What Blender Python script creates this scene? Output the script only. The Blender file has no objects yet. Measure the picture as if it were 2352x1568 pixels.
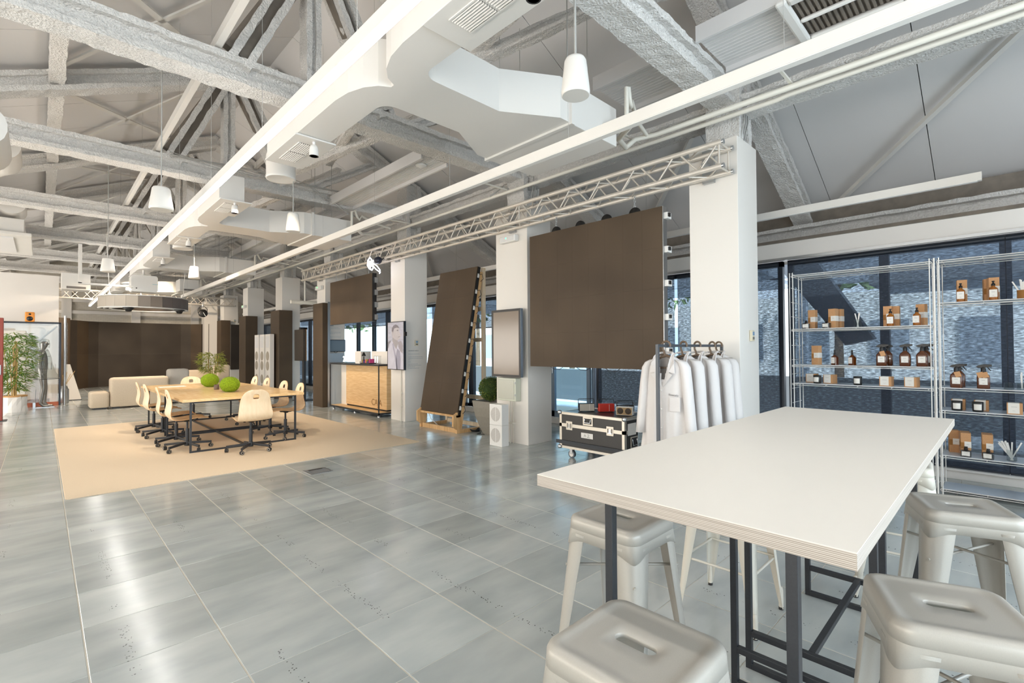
import bpy, math, random
from mathutils import Vector, Matrix, noise
random.seed(7)
PI = math.pi
sc = bpy.context.scene
COL = sc.collection

# ------------------------------------------------------------------ camera
cam_d = bpy.data.cameras.new('camera'); cam = bpy.data.objects.new('camera', cam_d); COL.objects.link(cam)
cam_d.sensor_width = 36.0; cam_d.sensor_fit = 'HORIZONTAL'; cam_d.lens = 16.973; cam_d.clip_end = 200; cam_d.clip_start = 0.02
Rv = Vector((0.7161759, -0.69789427, -0.00597246)); Uv = Vector((-0.00653086, -0.01525859, 0.99986225)); Fv = Vector((0.69788927, 0.71603824, 0.01548569))
M = Matrix((Rv, Uv, -Fv)).transposed().to_4x4(); M.translation = Vector((0, 0, 1.417))
cam.matrix_world = M
sc.camera = cam

# ------------------------------------------------------------------ sky, sun, fill lights, exposure
w = bpy.data.worlds.new('sky'); sc.world = w; w.use_nodes = True
nt = w.node_tree; bg = nt.nodes['Background']
sky = nt.nodes.new('ShaderNodeTexSky'); sky.sky_type = 'HOSEK_WILKIE'; sky.turbidity = 4.0; sky.ground_albedo = 0.5
sky.sun_direction = Vector((-0.45, -0.55, 0.70)).normalized()
mixc = nt.nodes.new('ShaderNodeMix'); mixc.data_type = 'RGBA'; mixc.inputs[0].default_value = 0.6
mixc.inputs[7].default_value = (0.86, 0.93, 1.0, 1)
nt.links.new(sky.outputs[0], mixc.inputs[6]); nt.links.new(mixc.outputs[2], bg.inputs[0])
bg.inputs[1].default_value = 4.0
sc.view_settings.view_transform = 'Standard'; sc.view_settings.look = 'None'; sc.view_settings.gamma = 1.0
sc.view_settings.exposure = 0.45; sc.view_settings.use_curve_mapping = False
cy = sc.cycles
cy.max_bounces = 8; cy.diffuse_bounces = 5; cy.glossy_bounces = 3; cy.transmission_bounces = 5; cy.transparent_max_bounces = 10
cy.sample_clamp_indirect = 4.0; cy.caustics_reflective = False; cy.caustics_refractive = False
cy.use_denoising = True; cy.blur_glossy = 1.0

def light(kind, name, loc, energy, color, size=None, size_y=None, aim=None, rad=None):
    d = bpy.data.lights.new(name, kind); d.energy = energy; d.color = color
    if kind == 'AREA':
        d.shape = 'RECTANGLE'; d.size = size; d.size_y = size_y or size
    elif kind == 'SUN':
        d.angle = 0.02
    elif rad: d.shadow_soft_size = rad
    o = bpy.data.objects.new(name, d); COL.objects.link(o); o.location = loc
    if aim is not None:
        o.rotation_euler = (Vector(aim) - Vector(loc)).to_track_quat('-Z', 'Y').to_euler()
    return o
light('SUN', 'sun', (0, 0, 30), 6.5, (1.0, 0.97, 0.92), aim=(0.45*10, 0.55*10, 30-7.0))
# area lights added for ambient: cool from the unseen gable, warm from the left
COOL = (0.84, 0.92, 1.0); WARM = (1.0, 0.86, 0.70)
light('AREA', 'gable_daylight_fill', (1.6, -4.25, 1.9), 230, COOL, 8.0, 2.9, aim=(1.6, 5, 0.9))
for k, y in enumerate((1.0, 8.0, 15.0, 22.0)):
    light('AREA', 'left_warm_fill', (-4.7, y, 1.9), (230, 260, 300, 330)[k], (1.0, 0.94, 0.86), 5.5, 2.8, aim=(5, y, 3.6))  # added warm fill in front of the closed left wall

# warm lamps on the ducts over the meeting table and the lounge
def spot(loc, aim, e, ang=70):
    o = light('SPOT', 'warm_spot', loc, e, (1.0, 0.80, 0.58), aim=aim, rad=.03); o.data.spot_size = math.radians(ang); o.data.spot_blend = 0.8
spot((1.83, 4.96, 3.28), (1.6, 8.2, 0), 160, 75); spot((1.83, 6.9, 3.28), (2.3, 9.8, .7), 190, 80); spot((1.83, 10.2, 3.28), (2.2, 12.0, 0), 180, 80)
spot((1.83, 15.6, 3.28), (2.2, 17.2, 0), 320, 95); spot((1.83, 18.0, 3.28), (2.6, 24.0, 1.6), 900, 90); spot((1.83, 15.9, 3.28), (.6, 19, 1.2), 120, 80); spot((1.83, 12.1, 3.28), (4.9, 11.0, .8), 220, 70)
# ------------------------------------------------------------------ material helpers
def lin(h):
    h = h.lstrip('#'); v = [int(h[i:i+2], 16)/255 for i in (0, 2, 4)]
    return tuple(x/12.92 if x <= 0.04045 else ((x+0.055)/1.055)**2.4 for x in v) + (1,)
MATS = {}
def mat(name, color, rough=0.5, metal=0.0, nscale=None, namt=0.0, bump=None, bscale=30, emit=None, estr=0, spec=None, alpha=None, stretch=None, trans=None, coat=None, detail=3, bdist=0.01):
    """plain procedural material: base colour varied by noise (namt), optional bump"""
    m = bpy.data.materials.new(name); m.use_nodes = True
    t = m.node_tree; b = t.nodes['Principled BSDF']; L = t.links.new
    c = lin(color) if isinstance(color, str) else color
    b.inputs['Base Color'].default_value = c; b.inputs['Roughness'].default_value = rough; b.inputs['Metallic'].default_value = metal
    if spec is not None: b.inputs['Specular IOR Level'].default_value = spec
    if coat: b.inputs['Coat Weight'].default_value = coat; b.inputs['Coat Roughness'].default_value = 0.08
    if trans: b.inputs['Transmission Weight'].default_value = trans
    if emit: b.inputs['Emission Color'].default_value = lin(emit) if isinstance(emit, str) else emit; b.inputs['Emission Strength'].default_value = estr
    tc = mp = None
    if nscale or bump:
        tc = t.nodes.new('ShaderNodeTexCoord'); mp = t.nodes.new('ShaderNodeMapping'); L(tc.outputs['Object'], mp.inputs[0])
        if stretch: mp.inputs['Scale'].default_value = stretch
    if nscale:
        n = t.nodes.new('ShaderNodeTexNoise'); n.inputs['Scale'].default_value = nscale; n.inputs['Detail'].default_value = detail
        L(mp.outputs[0], n.inputs[0])
        r = t.nodes.new('ShaderNodeMapRange'); r.inputs[1].default_value = 0.3; r.inputs[2].default_value = 0.7; r.inputs[3].default_value = 1-namt; r.inputs[4].default_value = 1+namt
        L(n.outputs[0], r.inputs[0])
        v = t.nodes.new('ShaderNodeVectorMath'); v.operation = 'SCALE'; v.inputs[0].default_value = c[:3]
        L(r.outputs[0], v.inputs['Scale']); L(v.outputs[0], b.inputs['Base Color'])
    if bump:
        n2 = t.nodes.new('ShaderNodeTexNoise'); n2.inputs['Scale'].default_value = bscale; n2.inputs['Detail'].default_value = 4
        L(mp.outputs[0], n2.inputs[0])
        bp = t.nodes.new('ShaderNodeBump'); bp.inputs['Strength'].default_value = bump; bp.inputs['Distance'].default_value = bdist
        L(n2.outputs[0], bp.inputs['Height']); L(bp.outputs[0], b.inputs['Normal'])
    MATS[name] = m
    return m

W_wall = mat('painted_wall', '#E3DED8', 0.6, nscale=1.5, namt=0.015)
W_wallc = mat('painted_column', '#E6E1DA', 0.55, nscale=1.2, namt=0.012)
W_spray = mat('sprayed_fireproofing', '#E4E1DD', 0.9, nscale=45, namt=0.10, bump=1.0, bscale=55, detail=6, bdist=0.03)
W_dirty = mat('bare_steel_brown', '#7B7268', 0.8, nscale=8, namt=0.15)
W_roof = mat('roof_panel_white', '#DBD9D8', 0.5, nscale=0.7, namt=0.02)
W_duct = mat('duct_white', '#DCD9D4', 0.45, nscale=2, namt=0.01)
W_white = mat('white_plastic', '#E6E4E0', 0.4)
W_pipe = mat('pipe_white', '#E2DED3', 0.4)
W_cable = mat('cable_grey', '#A7A6A2', 0.5)
M_grille = mat('grille_dark', '#6F6A66', 0.6)
M_alu = mat('truss_aluminium', '#DDD5CA', 0.38, 0.35, nscale=20, namt=0.05)
M_steel = mat('brushed_steel', '#B9BBBD', 0.3, 0.9)
M_chrome = mat('chrome', '#DADDE0', 0.12, 1.0)
M_black = mat('black_plastic', '#1C1B1B', 0.4)
M_rubber = mat('rubber', '#222120', 0.7)
M_blkframe = mat('anthracite_steel', '#2E3034', 0.42, 0.2, nscale=200, namt=0.1, bump=0.15, bscale=300, bdist=0.001)
M_stool = mat('stool_silver', '#ACA79E', 0.36, 0.12, nscale=400, namt=0.03)
M_stoolw = mat('stool_cream', '#D3CDC0', 0.4, 0.0)
M_tab = mat('white_laminate', '#E2DBD1', 0.45, nscale=4, namt=0.006)
M_rug = mat('beige_carpet', '#D6C4AA', 0.95, nscale=220, namt=0.16, bump=0.6, bscale=260, bdist=0.004, detail=4)
M_black_cable = mat('black_cable', '#17181B', 0.45)
M_winframe = mat('window_frame_dark', '#2C323B', 0.4, 0.3)
M_winframe2 = mat('window_frame_grey', '#7F8FA0', 0.4, 0.3)
M_ext = mat('exterior_white', '#F2F4F4', 0.8)
M_extgrey = mat('exterior_grey', '#9BA6B2', 0.8)
M_pave = mat('terrace_paving', '#D5D8DA', 0.7, nscale=3, namt=0.05)
M_leafext = mat('tree_foliage', '#7C9465', 0.8, nscale=6, namt=0.3)
M_trunk = mat('bark', '#6A5A48', 0.9)
M_green = mat('green_led', '#30FF80', 0.4, emit='#30FF80', estr=9)
M_brass = mat('kraft_tan', '#C99A63', 0.8, nscale=90, namt=0.05)
M_orange = mat('orange_paint', '#E08E2E', 0.4)
M_red = mat('red_paint', '#93341B', 0.35, nscale=3, namt=0.05)
M_redfelt = mat('red_floor_panel', '#B0664F', 0.8)

def wood(name, c1, c2, scale=(2, 25, 25), rough=0.4, band=None):
    m = bpy.data.materials.new(name); m.use_nodes = True; t = m.node_tree; b = t.nodes['Principled BSDF']; L = t.links.new
    tc = t.nodes.new('ShaderNodeTexCoord'); mp = t.nodes.new('ShaderNodeMapping'); mp.inputs['Scale'].default_value = scale
    n = t.nodes.new('ShaderNodeTexNoise'); n.inputs['Scale'].default_value = 2.0; n.inputs['Detail'].default_value = 6; n.inputs['Distortion'].default_value = 0.4
    cr = t.nodes.new('ShaderNodeValToRGB'); cr.color_ramp.elements[0].color = lin(c1); cr.color_ramp.elements[1].color = lin(c2)
    cr.color_ramp.elements[0].position = 0.35; cr.color_ramp.elements[1].position = 0.65
    L(tc.outputs['Object'], mp.inputs[0]); L(mp.outputs[0], n.inputs[0]); L(n.outputs[0], cr.inputs[0]); L(cr.outputs[0], b.inputs['Base Color'])
    b.inputs['Roughness'].default_value = rough
    return m
M_oak = wood('oak_veneer_counter', '#D9B27E', '#E8C798', (2, 2, 22), 0.45)
M_pine = wood('pine_timber', '#C59A68', '#DDB684', (12, 12, 1.5), 0.55)
M_pinel = wood('pale_pine_timber', '#D9C3A3', '#E9D8BE', (12, 12, 1.5), 0.55)
M_tabw = wood('beech_table', '#DFBA84', '#EACB9B', (14, 1.2, 14), 0.25)
M_plyw = wood('birch_plywood', '#E6CFAD', '#EDDABC', (14, 14, 2), 0.4)
M_plyb = wood('plywood_underside', '#AE7E4C', '#C08E5A', (14, 2, 14), 0.45)

# laminated birch-ply edge: thin layers stacked in z
def ply_edge():
    m = bpy.data.materials.new('plywood_edge'); m.use_nodes = True; t = m.node_tree; b = t.nodes['Principled BSDF']; L = t.links.new
    tc = t.nodes.new('ShaderNodeTexCoord'); mp = t.nodes.new('ShaderNodeMapping'); mp.inputs['Scale'].default_value = (1.5, 1.5, 190)
    n = t.nodes.new('ShaderNodeTexNoise'); n.inputs['Scale'].default_value = 2.0; n.inputs['Detail'].default_value = 3
    wv = t.nodes.new('ShaderNodeTexWave'); wv.bands_direction = 'Z'; wv.inputs['Scale'].default_value = 90; wv.inputs['Distortion'].default_value = 0.6
    wv.inputs['Detail'].default_value = 2
    mx = t.nodes.new('ShaderNodeMath'); mx.operation = 'MULTIPLY_ADD'; mx.inputs[1].default_value = 0.5
    cr = t.nodes.new('ShaderNodeValToRGB'); cr.color_ramp.elements[0].color = lin('#8E8378'); cr.color_ramp.elements[1].color = lin('#CDC4B9')
    cr.color_ramp.elements[0].position = 0.25; cr.color_ramp.elements[1].position = 0.8
    L(tc.outputs['Object'], mp.inputs[0]); L(mp.outputs[0], n.inputs[0]); L(tc.outputs['Object'], wv.inputs[0])
    L(n.outputs[0], mx.inputs[0]); 
    h = t.nodes.new('ShaderNodeMath'); h.operation = 'MULTIPLY'; h.inputs[1].default_value = 0.5; L(wv.outputs[1], h.inputs[0]); L(h.outputs[0], mx.inputs[2])
    L(mx.outputs[0], cr.inputs[0]); L(cr.outputs[0], b.inputs['Base Color']); b.inputs['Roughness'].default_value = 0.7
    return m
M_plyedge = ply_edge()

def tile_mat(name, per_object):
    m = bpy.data.materials.new(name); m.use_nodes = True; t = m.node_tree; b = t.nodes['Principled BSDF']; L = t.links.new
    N = t.nodes.new
    geo = N('ShaderNodeNewGeometry')
    n = N('ShaderNodeTexNoise'); n.inputs['Scale'].default_value = 1.6; n.inputs['Detail'].default_value = 5
    mp = N('ShaderNodeMapping'); mp.inputs['Scale'].default_value = (1.0, 2.6, 1); L(geo.outputs['Position'], mp.inputs[0]); L(mp.outputs[0], n.inputs[0])
    cr = N('ShaderNodeValToRGB'); cr.color_ramp.elements[0].color = lin('#A0A6A5'); cr.color_ramp.elements[1].color = lin('#BDC0BC')
    cr.color_ramp.elements[0].position = 0.3; cr.color_ramp.elements[1].position = 0.72
    L(n.outputs[0], cr.inputs[0])
    if per_object:
        oi = N('ShaderNodeObjectInfo'); rnd = oi.outputs['Random']
    else: rnd = geo.outputs['Random Per Island']
    mr = N('ShaderNodeMapRange'); mr.inputs[3].default_value = 0.86; mr.inputs[4].default_value = 1.10; L(rnd, mr.inputs[0])
    sv = N('ShaderNodeVectorMath'); sv.operation = 'SCALE'; L(cr.outputs[0], sv.inputs[0]); L(mr.outputs[0], sv.inputs['Scale'])
    # trails of small dark chips, running along the tile rows
    vo = N('ShaderNodeTexVoronoi'); vo.inputs['Scale'].default_value = 75; L(geo.outputs['Position'], vo.inputs[0])
    n2 = N('ShaderNodeTexNoise'); n2.inputs['Scale'].default_value = 1.9; n2.inputs['Detail'].default_value = 2; L(geo.outputs['Position'], n2.inputs[0])
    sx = N('ShaderNodeSeparateXYZ'); L(geo.outputs['Position'], sx.inputs[0])
    ma = N('ShaderNodeMath'); ma.operation = 'SUBTRACT'; ma.inputs[1].default_value = 0.158; L(sx.outputs[0], ma.inputs[0])
    wob = N('ShaderNodeTexNoise'); wob.inputs['Scale'].default_value = 2.3; L(geo.outputs['Position'], wob.inputs[0])
    wm = N('ShaderNodeMath'); wm.operation = 'MULTIPLY_ADD'; wm.inputs[1].default_value = 0.10; L(wob.outputs[0], wm.inputs[0]); L(ma.outputs[0], wm.inputs[2])
    md = N('ShaderNodeMath'); md.operation = 'FLOORED_MODULO'; md.inputs[1].default_value = 0.5; L(wm.outputs[0], md.inputs[0])
    cp = N('ShaderNodeMath'); cp.operation = 'COMPARE'; cp.inputs[1].default_value = 0.20; cp.inputs[2].default_value = 0.020; L(md.outputs[0], cp.inputs[0])
    g2 = N('ShaderNodeMath'); g2.operation = 'GREATER_THAN'; g2.inputs[1].default_value = 0.53; L(n2.outputs[0], g2.inputs[0])
    vl = N('ShaderNodeMath'); vl.operation = 'LESS_THAN'; vl.inputs[1].default_value = 0.30; L(vo.outputs['Distance'], vl.inputs[0])
    vr = N('ShaderNodeSeparateColor'); L(vo.outputs['Color'], vr.inputs[0])
    vg = N('ShaderNodeMath'); vg.operation = 'GREATER_THAN'; vg.inputs[1].default_value = 0.45; L(vr.outputs[0], vg.inputs[0])
    a = N('ShaderNodeMath'); a.operation = 'MULTIPLY'; L(cp.outputs[0], a.inputs[0]); L(g2.outputs[0], a.inputs[1])
    a2 = N('ShaderNodeMath'); a2.operation = 'MULTIPLY'; L(a.outputs[0], a2.inputs[0]); L(vl.outputs[0], a2.inputs[1])
    a3 = N('ShaderNodeMath'); a3.operation = 'MULTIPLY'; L(a2.outputs[0], a3.inputs[0]); L(vg.outputs[0], a3.inputs[1])
    mx = N('ShaderNodeMix'); mx.data_type = 'RGBA'; mx.inputs[7].default_value = lin('#5E615E'); L(a3.outputs[0], mx.inputs[0]); L(sv.outputs[0], mx.inputs[6])
    L(mx.outputs[2], b.inputs['Base Color'])
    rr = N('ShaderNodeMapRange'); rr.inputs[3].default_value = 0.12; rr.inputs[4].default_value = 0.24; L(n.outputs[0], rr.inputs[0]); L(rr.outputs[0], b.inputs['Roughness'])
    b.inputs['Specular IOR Level'].default_value = 0.85
    return m
M_tile = tile_mat('floor_tile_stone', True); M_tiles = tile_mat('floor_tile_stone_far', False)
M_grout = mat('grout', '#C9C2B4', 0.8)

def led_mat(name, col, col2):
    m = bpy.data.materials.new(name); m.use_nodes = True; t = m.node_tree; b = t.nodes['Principled BSDF']; L = t.links.new
    tc = t.nodes.new('ShaderNodeTexCoord'); n = t.nodes.new('ShaderNodeTexNoise'); n.inputs['Scale'].default_value = 350; n.inputs['Detail'].default_value = 1
    n3 = t.nodes.new('ShaderNodeTexNoise'); n3.inputs['Scale'].default_value = 1.3; n3.inputs['Detail'].default_value = 1
    L(tc.outputs['Object'], n.inputs[0]); L(tc.outputs['Object'], n3.inputs[0])
    ad = t.nodes.new('ShaderNodeMath'); ad.operation = 'MULTIPLY_ADD'; ad.inputs[1].default_value = 0.5; L(n.outputs[0], ad.inputs[0])
    h = t.nodes.new('ShaderNodeMath'); h.operation = 'MULTIPLY'; h.inputs[1].default_value = 0.5; L(n3.outputs[0], h.inputs[0]); L(h.outputs[0], ad.inputs[2])
    cr = t.nodes.new('ShaderNodeValToRGB'); cr.color_ramp.elements[0].color = lin(col); cr.color_ramp.elements[1].color = lin(col2)
    cr.color_ramp.elements[0].position = 0.35; cr.color_ramp.elements[1].position = 0.65
    L(ad.outputs[0], cr.inputs[0]); L(cr.outputs[0], b.inputs['Base Color']); b.inputs['Roughness'].default_value = 0.55; b.inputs['Specular IOR Level'].default_value = 0.22
    return m
M_led = led_mat('led_panel_surface', '#463A2E', '#594B3C')
M_leddark = led_mat('led_panel_surface_dark', '#3B342E', '#4A423A')
M_lamp = mat('lamp_diffuser_lit', '#FFFFFF', 0.5, emit=(1.0, 0.97, 0.92, 1), estr=20)
M_lampup = mat('lamp_added_uplight', '#FFFFFF', 0.5, emit=(1.0, 0.97, 0.93, 1), estr=9)  # glow for the upward strip added to brighten the ceiling

def glass(name, tint, gloss=0.12, rough=0.02):
    m = bpy.data.materials.new(name); m.use_nodes = True; t = m.node_tree; L = t.links.new
    for n in list(t.nodes):
        if n.type == 'BSDF_PRINCIPLED': t.nodes.remove(n)
    out = [n for n in t.nodes if n.type == 'OUTPUT_MATERIAL'][0]
    tr = t.nodes.new('ShaderNodeBsdfTransparent'); tr.inputs[0].default_value = lin(tint) if isinstance(tint, str) else tint
    gl = t.nodes.new('ShaderNodeBsdfGlossy'); gl.inputs['Roughness'].default_value = rough
    lw = t.nodes.new('ShaderNodeLayerWeight'); lw.inputs[0].default_value = 0.5
    pw = t.nodes.new('ShaderNodeMath'); pw.operation = 'POWER'; pw.inputs[1].default_value = 4.0; L(lw.outputs['Facing'], pw.inputs[0])
    fr = t.nodes.new('ShaderNodeMath'); fr.operation = 'MULTIPLY_ADD'; fr.inputs[1].default_value = 0.35; fr.inputs[2].default_value = 0.03; L(pw.outputs[0], fr.inputs[0])
    mx = t.nodes.new('ShaderNodeMixShader'); L(fr.outputs[0], mx.inputs[0]); L(tr.outputs[0], mx.inputs[1]); L(gl.outputs[0], mx.inputs[2]); L(mx.outputs[0], out.inputs[0])
    return m
M_glass = glass('window_glass', '#E9F3F8')
M_clear = glass('clear_glass', '#F2F4F4')
M_acryl = glass('clear_acrylic', '#EDF1F2')

def shade_mat():
    m = bpy.data.materials.new('solar_screen_fabric'); m.use_nodes = True; t = m.node_tree; L = t.links.new; N = t.nodes.new
    for n in list(t.nodes):
        if n.type == 'BSDF_PRINCIPLED': t.nodes.remove(n)
    out = [n for n in t.nodes if n.type == 'OUTPUT_MATERIAL'][0]
    tr = N('ShaderNodeBsdfTransparent'); tr.inputs[0].default_value = (0.78, 0.78, 0.80, 1)
    df = N('ShaderNodeBsdfDiffuse'); df.inputs[0].default_value = lin('#525A68')
    tc = N('ShaderNodeTexCoord'); mp = N('ShaderNodeMapping'); mp.inputs['Scale'].default_value = (1, 22, 80); L(tc.outputs['Object'], mp.inputs[0])
    n = N('ShaderNodeTexNoise'); n.inputs['Scale'].default_value = 1.0; n.inputs['Detail'].default_value = 2; L(mp.outputs[0], n.inputs[0])
    r = N('ShaderNodeMapRange'); r.inputs[1].default_value = 0.3; r.inputs[2].default_value = 0.7; r.inputs[3].default_value = 0.72; r.inputs[4].default_value = 0.28; L(n.outputs[0], r.inputs[0])
    mx = N('ShaderNodeMixShader'); L(r.outputs[0], mx.inputs[0]); L(tr.outputs[0], mx.inputs[1]); L(df.outputs[0], mx.inputs[2]); L(mx.outputs[0], out.inputs[0])
    return m
M_shade = shade_mat()

# ------------------------------------------------------------------ mesh builder
class MB:
    def __init__(s): s.v = []; s.f = []; s.m = []; s.sm = []
    def add(s, vs, fs, mi=0, smooth=False):
        b = len(s.v); s.v += [tuple(x) for x in vs]; s.f += [tuple(b+i for i in f) for f in fs]
        s.m += [mi]*len(fs); s.sm += [smooth]*len(fs); return s
    def box(s, x0, x1, y0, y1, z0, z1, mi=0):
        v = [(x, y, z) for z in (z0, z1) for y in (y0, y1) for x in (x0, x1)]
        return s.add(v, [(0, 2, 3, 1), (4, 5, 7, 6), (0, 1, 5, 4), (2, 6, 7, 3), (0, 4, 6, 2), (1, 3, 7, 5)], mi)
    def obox(s, c, ax, ay, az, mi=0):   # oriented box: centre and three half-axis vectors
        c = Vector(c); ax = Vector(ax); ay = Vector(ay); az = Vector(az)
        v = [c + ax*i + ay*j + az*k for k in (-1, 1) for j in (-1, 1) for i in (-1, 1)]
        return s.add(v, [(0, 2, 3, 1), (4, 5, 7, 6), (0, 1, 5, 4), (2, 6, 7, 3), (0, 4, 6, 2), (1, 3, 7, 5)], mi)
    def bar(s, p0, p1, w, h, up=(0, 0, 1), mi=0):
        p0 = Vector(p0); p1 = Vector(p1); d = (p1-p0); l = d.length; d.normalize(); u = Vector(up)
        r = d.cross(u)
        if r.length < 1e-4: r = d.cross(Vector((1, 0, 0)))
        r.normalize(); u = r.cross(d)
        return s.obox((p0+p1)/2, d*l/2, r*w/2, u*h/2, mi)
    def tube(s, p0, p1, r, n=8, r2=None, mi=0, cap=True, smooth=True):
        p0 = Vector(p0); p1 = Vector(p1); d = (p1-p0).normalized(); a = d.orthogonal().normalized(); b = d.cross(a); r2 = r if r2 is None else r2
        v = [p0 + (a*math.cos(2*PI*i/n) + b*math.sin(2*PI*i/n))*r for i in range(n)] + [p1 + (a*math.cos(2*PI*i/n) + b*math.sin(2*PI*i/n))*r2 for i in range(n)]
        s.add(v, [(i, (i+1) % n, n+(i+1) % n, n+i) for i in range(n)], mi, smooth)
        if cap: s.add(v[:n], [tuple(reversed(range(n)))], mi); s.add(v[n:], [tuple(range(n))], mi)
        return s
    def path(s, pts, r, n=6, mi=0, closed=False, cap=True, radii=None):
        P = [Vector(p) for p in pts]; m = len(P); rings = []
        up = None
        for i in range(m):
            a = P[i-1] if (i > 0 or closed) else P[i]; b = P[(i+1) % m] if (i < m-1 or closed) else P[i]
            t = (b-a).normalized()
            if up is None: x = t.orthogonal().normalized()
            else:
                x = up - t*up.dot(t); x = x.normalized() if x.length > 1e-5 else t.orthogonal().normalized()
            up = x; y = t.cross(x); rr = radii[i] if radii else r
            rings.append([P[i] + (x*math.cos(2*PI*k/n) + y*math.sin(2*PI*k/n))*rr for k in range(n)])
        v = [q for R in rings for q in R]; f = []
        for i in range(m if closed else m-1):
            j = (i+1) % m
            f += [(i*n+k, i*n+(k+1) % n, j*n+(k+1) % n, j*n+k) for k in range(n)]
        s.add(v, f, mi, True)
        if cap and not closed: s.add(rings[0], [tuple(reversed(range(n)))], mi); s.add(rings[-1], [tuple(range(n))], mi)
        return s
    def lathe(s, prof, c=(0, 0, 0), n=20, mi=0, smooth=True, axis='z'):
        c = Vector(c); v = []; f = []; m = len(prof)
        for r, z in prof:
            for i in range(n):
                a = 2*PI*i/n; q = (r*math.cos(a), r*math.sin(a), z)
                if axis == 'x': q = (q[2], q[0], q[1])
                if axis == 'y': q = (q[1], q[2], q[0])
                v.append(c + Vector(q))
        for j in range(m-1):
            f += [(j*n+i, j*n+(i+1) % n, (j+1)*n+(i+1) % n, (j+1)*n+i) for i in range(n)]
        s.add(v, f, mi, smooth)
        if prof[0][0] > 1e-6: s.add(v[:n], [tuple(reversed(range(n)))], mi)
        if prof[-1][0] > 1e-6: s.add(v[-n:], [tuple(range(n))], mi)
        return s
    def loft(s, rings, mi=0, smooth=True, cap=True, closed=True):
        n = len(rings[0]); v = [q for R in rings for q in R]; f = []
        for j in range(len(rings)-1):
            for i in range(n if closed else n-1):
                k = (i+1) % n; f.append((j*n+i, j*n+k, (j+1)*n+k, (j+1)*n+i))
        s.add(v, f, mi, smooth)
        if cap and closed: s.add(rings[0], [tuple(reversed(range(n)))], mi); s.add(rings[-1], [tuple(range(n))], mi)
        return s
    def prism(s, poly, a, b, axis='z', mi=0):   # polygon in the plane across AXIS, pushed from a to b
        def P(p, t): return {'z': (p[0], p[1], t), 'y': (p[0], t, p[1]), 'x': (t, p[0], p[1])}[axis]
        n = len(poly); v = [P(p, a) for p in poly] + [P(p, b) for p in poly]
        s.add(v, [tuple(reversed(range(n))), tuple(range(n, 2*n))] + [(i, (i+1) % n, n+(i+1) % n, n+i) for i in range(n)], mi)
        return s
    def mesh(s, name, mats):
        me = bpy.data.meshes.new(name); me.from_pydata(s.v, [], s.f)
        for m in (mats if isinstance(mats, (list, tuple)) else [mats]): me.materials.append(m)
        me.polygons.foreach_set('material_index', s.m); me.polygons.foreach_set('use_smooth', s.sm); me.update()
        return me
    def build(s, name, mats, parent=None, kind=None, bevel=None, label=None, fixn=False, seg=2):
        if parent is not None:
            off = parent.matrix_basis.translation.copy()
            q = parent.parent
            while q is not None: off += q.matrix_basis.translation; q = q.parent
            if off.length: s.v = [(x-off.x, y-off.y, z-off.z) for x, y, z in s.v]
        me = s.mesh(name, mats)
        if fixn:
            import bmesh
            bm = bmesh.new(); bm.from_mesh(me); bmesh.ops.recalc_face_normals(bm, faces=bm.faces); bm.to_mesh(me); bm.free()
        o = bpy.data.objects.new(name, me); COL.objects.link(o)
        if parent is not None: o.parent = parent
        if bevel:
            md = o.modifiers.new('bevel', 'BEVEL'); md.width = bevel; md.segments = seg; md.limit_method = 'ANGLE'; md.angle_limit = 0.6
        if kind: o['kind'] = kind
        if label: o['label'] = label
        return o

def thing(name, label, cat, loc=(0, 0, 0), rz=0, group=None):
    o = bpy.data.objects.new(name, None); COL.objects.link(o); o.empty_display_size = 0.1
    o.location = loc; o.rotation_euler = (0, 0, rz); o['label'] = label; o['category'] = cat
    if group: o['group'] = group
    return o
def tag(o, label, cat, group=None, kind=None):
    o['label'] = label; o['category'] = cat
    if group: o['group'] = group
    if kind: o['kind'] = kind
    return o
def struct(name, label=None):
    o = bpy.data.objects.new(name, None); COL.objects.link(o); o['kind'] = 'structure'
    if label: o['label'] = label
    return o
def dup(root, loc, rz=0, label=None, group=None, scale=None):
    def cp(o, parent):
        c = o.copy(); COL.objects.link(c)
        if parent is not None: c.parent = parent
        for ch in kids[o.name]: cp(ch, c)
        return c
    kids = {}
    def walk(o):
        kids[o.name] = list(o.children)
        for ch in o.children: walk(ch)
    walk(root)
    r = cp(root, None); r.location = loc; r.rotation_euler = (0, 0, rz)
    if scale: r.scale = scale if isinstance(scale, tuple) else (scale,)*3
    if label: r['label'] = label
    if group: r['group'] = group
    return r
def text(name, body, size, loc, rot, m, parent=None, extrude=0.0005, align='LEFT', font_scale=(1, 1)):
    cu = bpy.data.curves.new(name, 'FONT'); cu.body = body; cu.size = size; cu.extrude = extrude; cu.align_x = align; cu.resolution_u = 3
    cu.materials.append(m)
    o = bpy.data.objects.new(name, cu); COL.objects.link(o)
    o.location = loc; o.rotation_euler = rot
    me = bpy.data.meshes.new_from_object(o); me.name = name; rot_ = o.rotation_euler.copy(); bpy.data.objects.remove(o)
    o = bpy.data.objects.new(name, me); COL.objects.link(o); o.location = loc; o.rotation_euler = rot_
    if parent is not None:
        o.parent = parent; off = parent.matrix_basis.translation; o.location = Vector(loc)-off
    return o
def rrect(hx, hy, r, n=6, z=0.0, c=(0, 0)):
    pts = []
    for cx, cy_, a0 in ((hx-r, hy-r, 0), (-hx+r, hy-r, PI/2), (-hx+r, -hy+r, PI), (hx-r, -hy+r, 1.5*PI)):
        for i in range(n+1):
            a = a0 + PI/2*i/n; pts.append((c[0]+cx+r*math.cos(a), c[1]+cy_+r*math.sin(a), z))
    return pts
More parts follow.
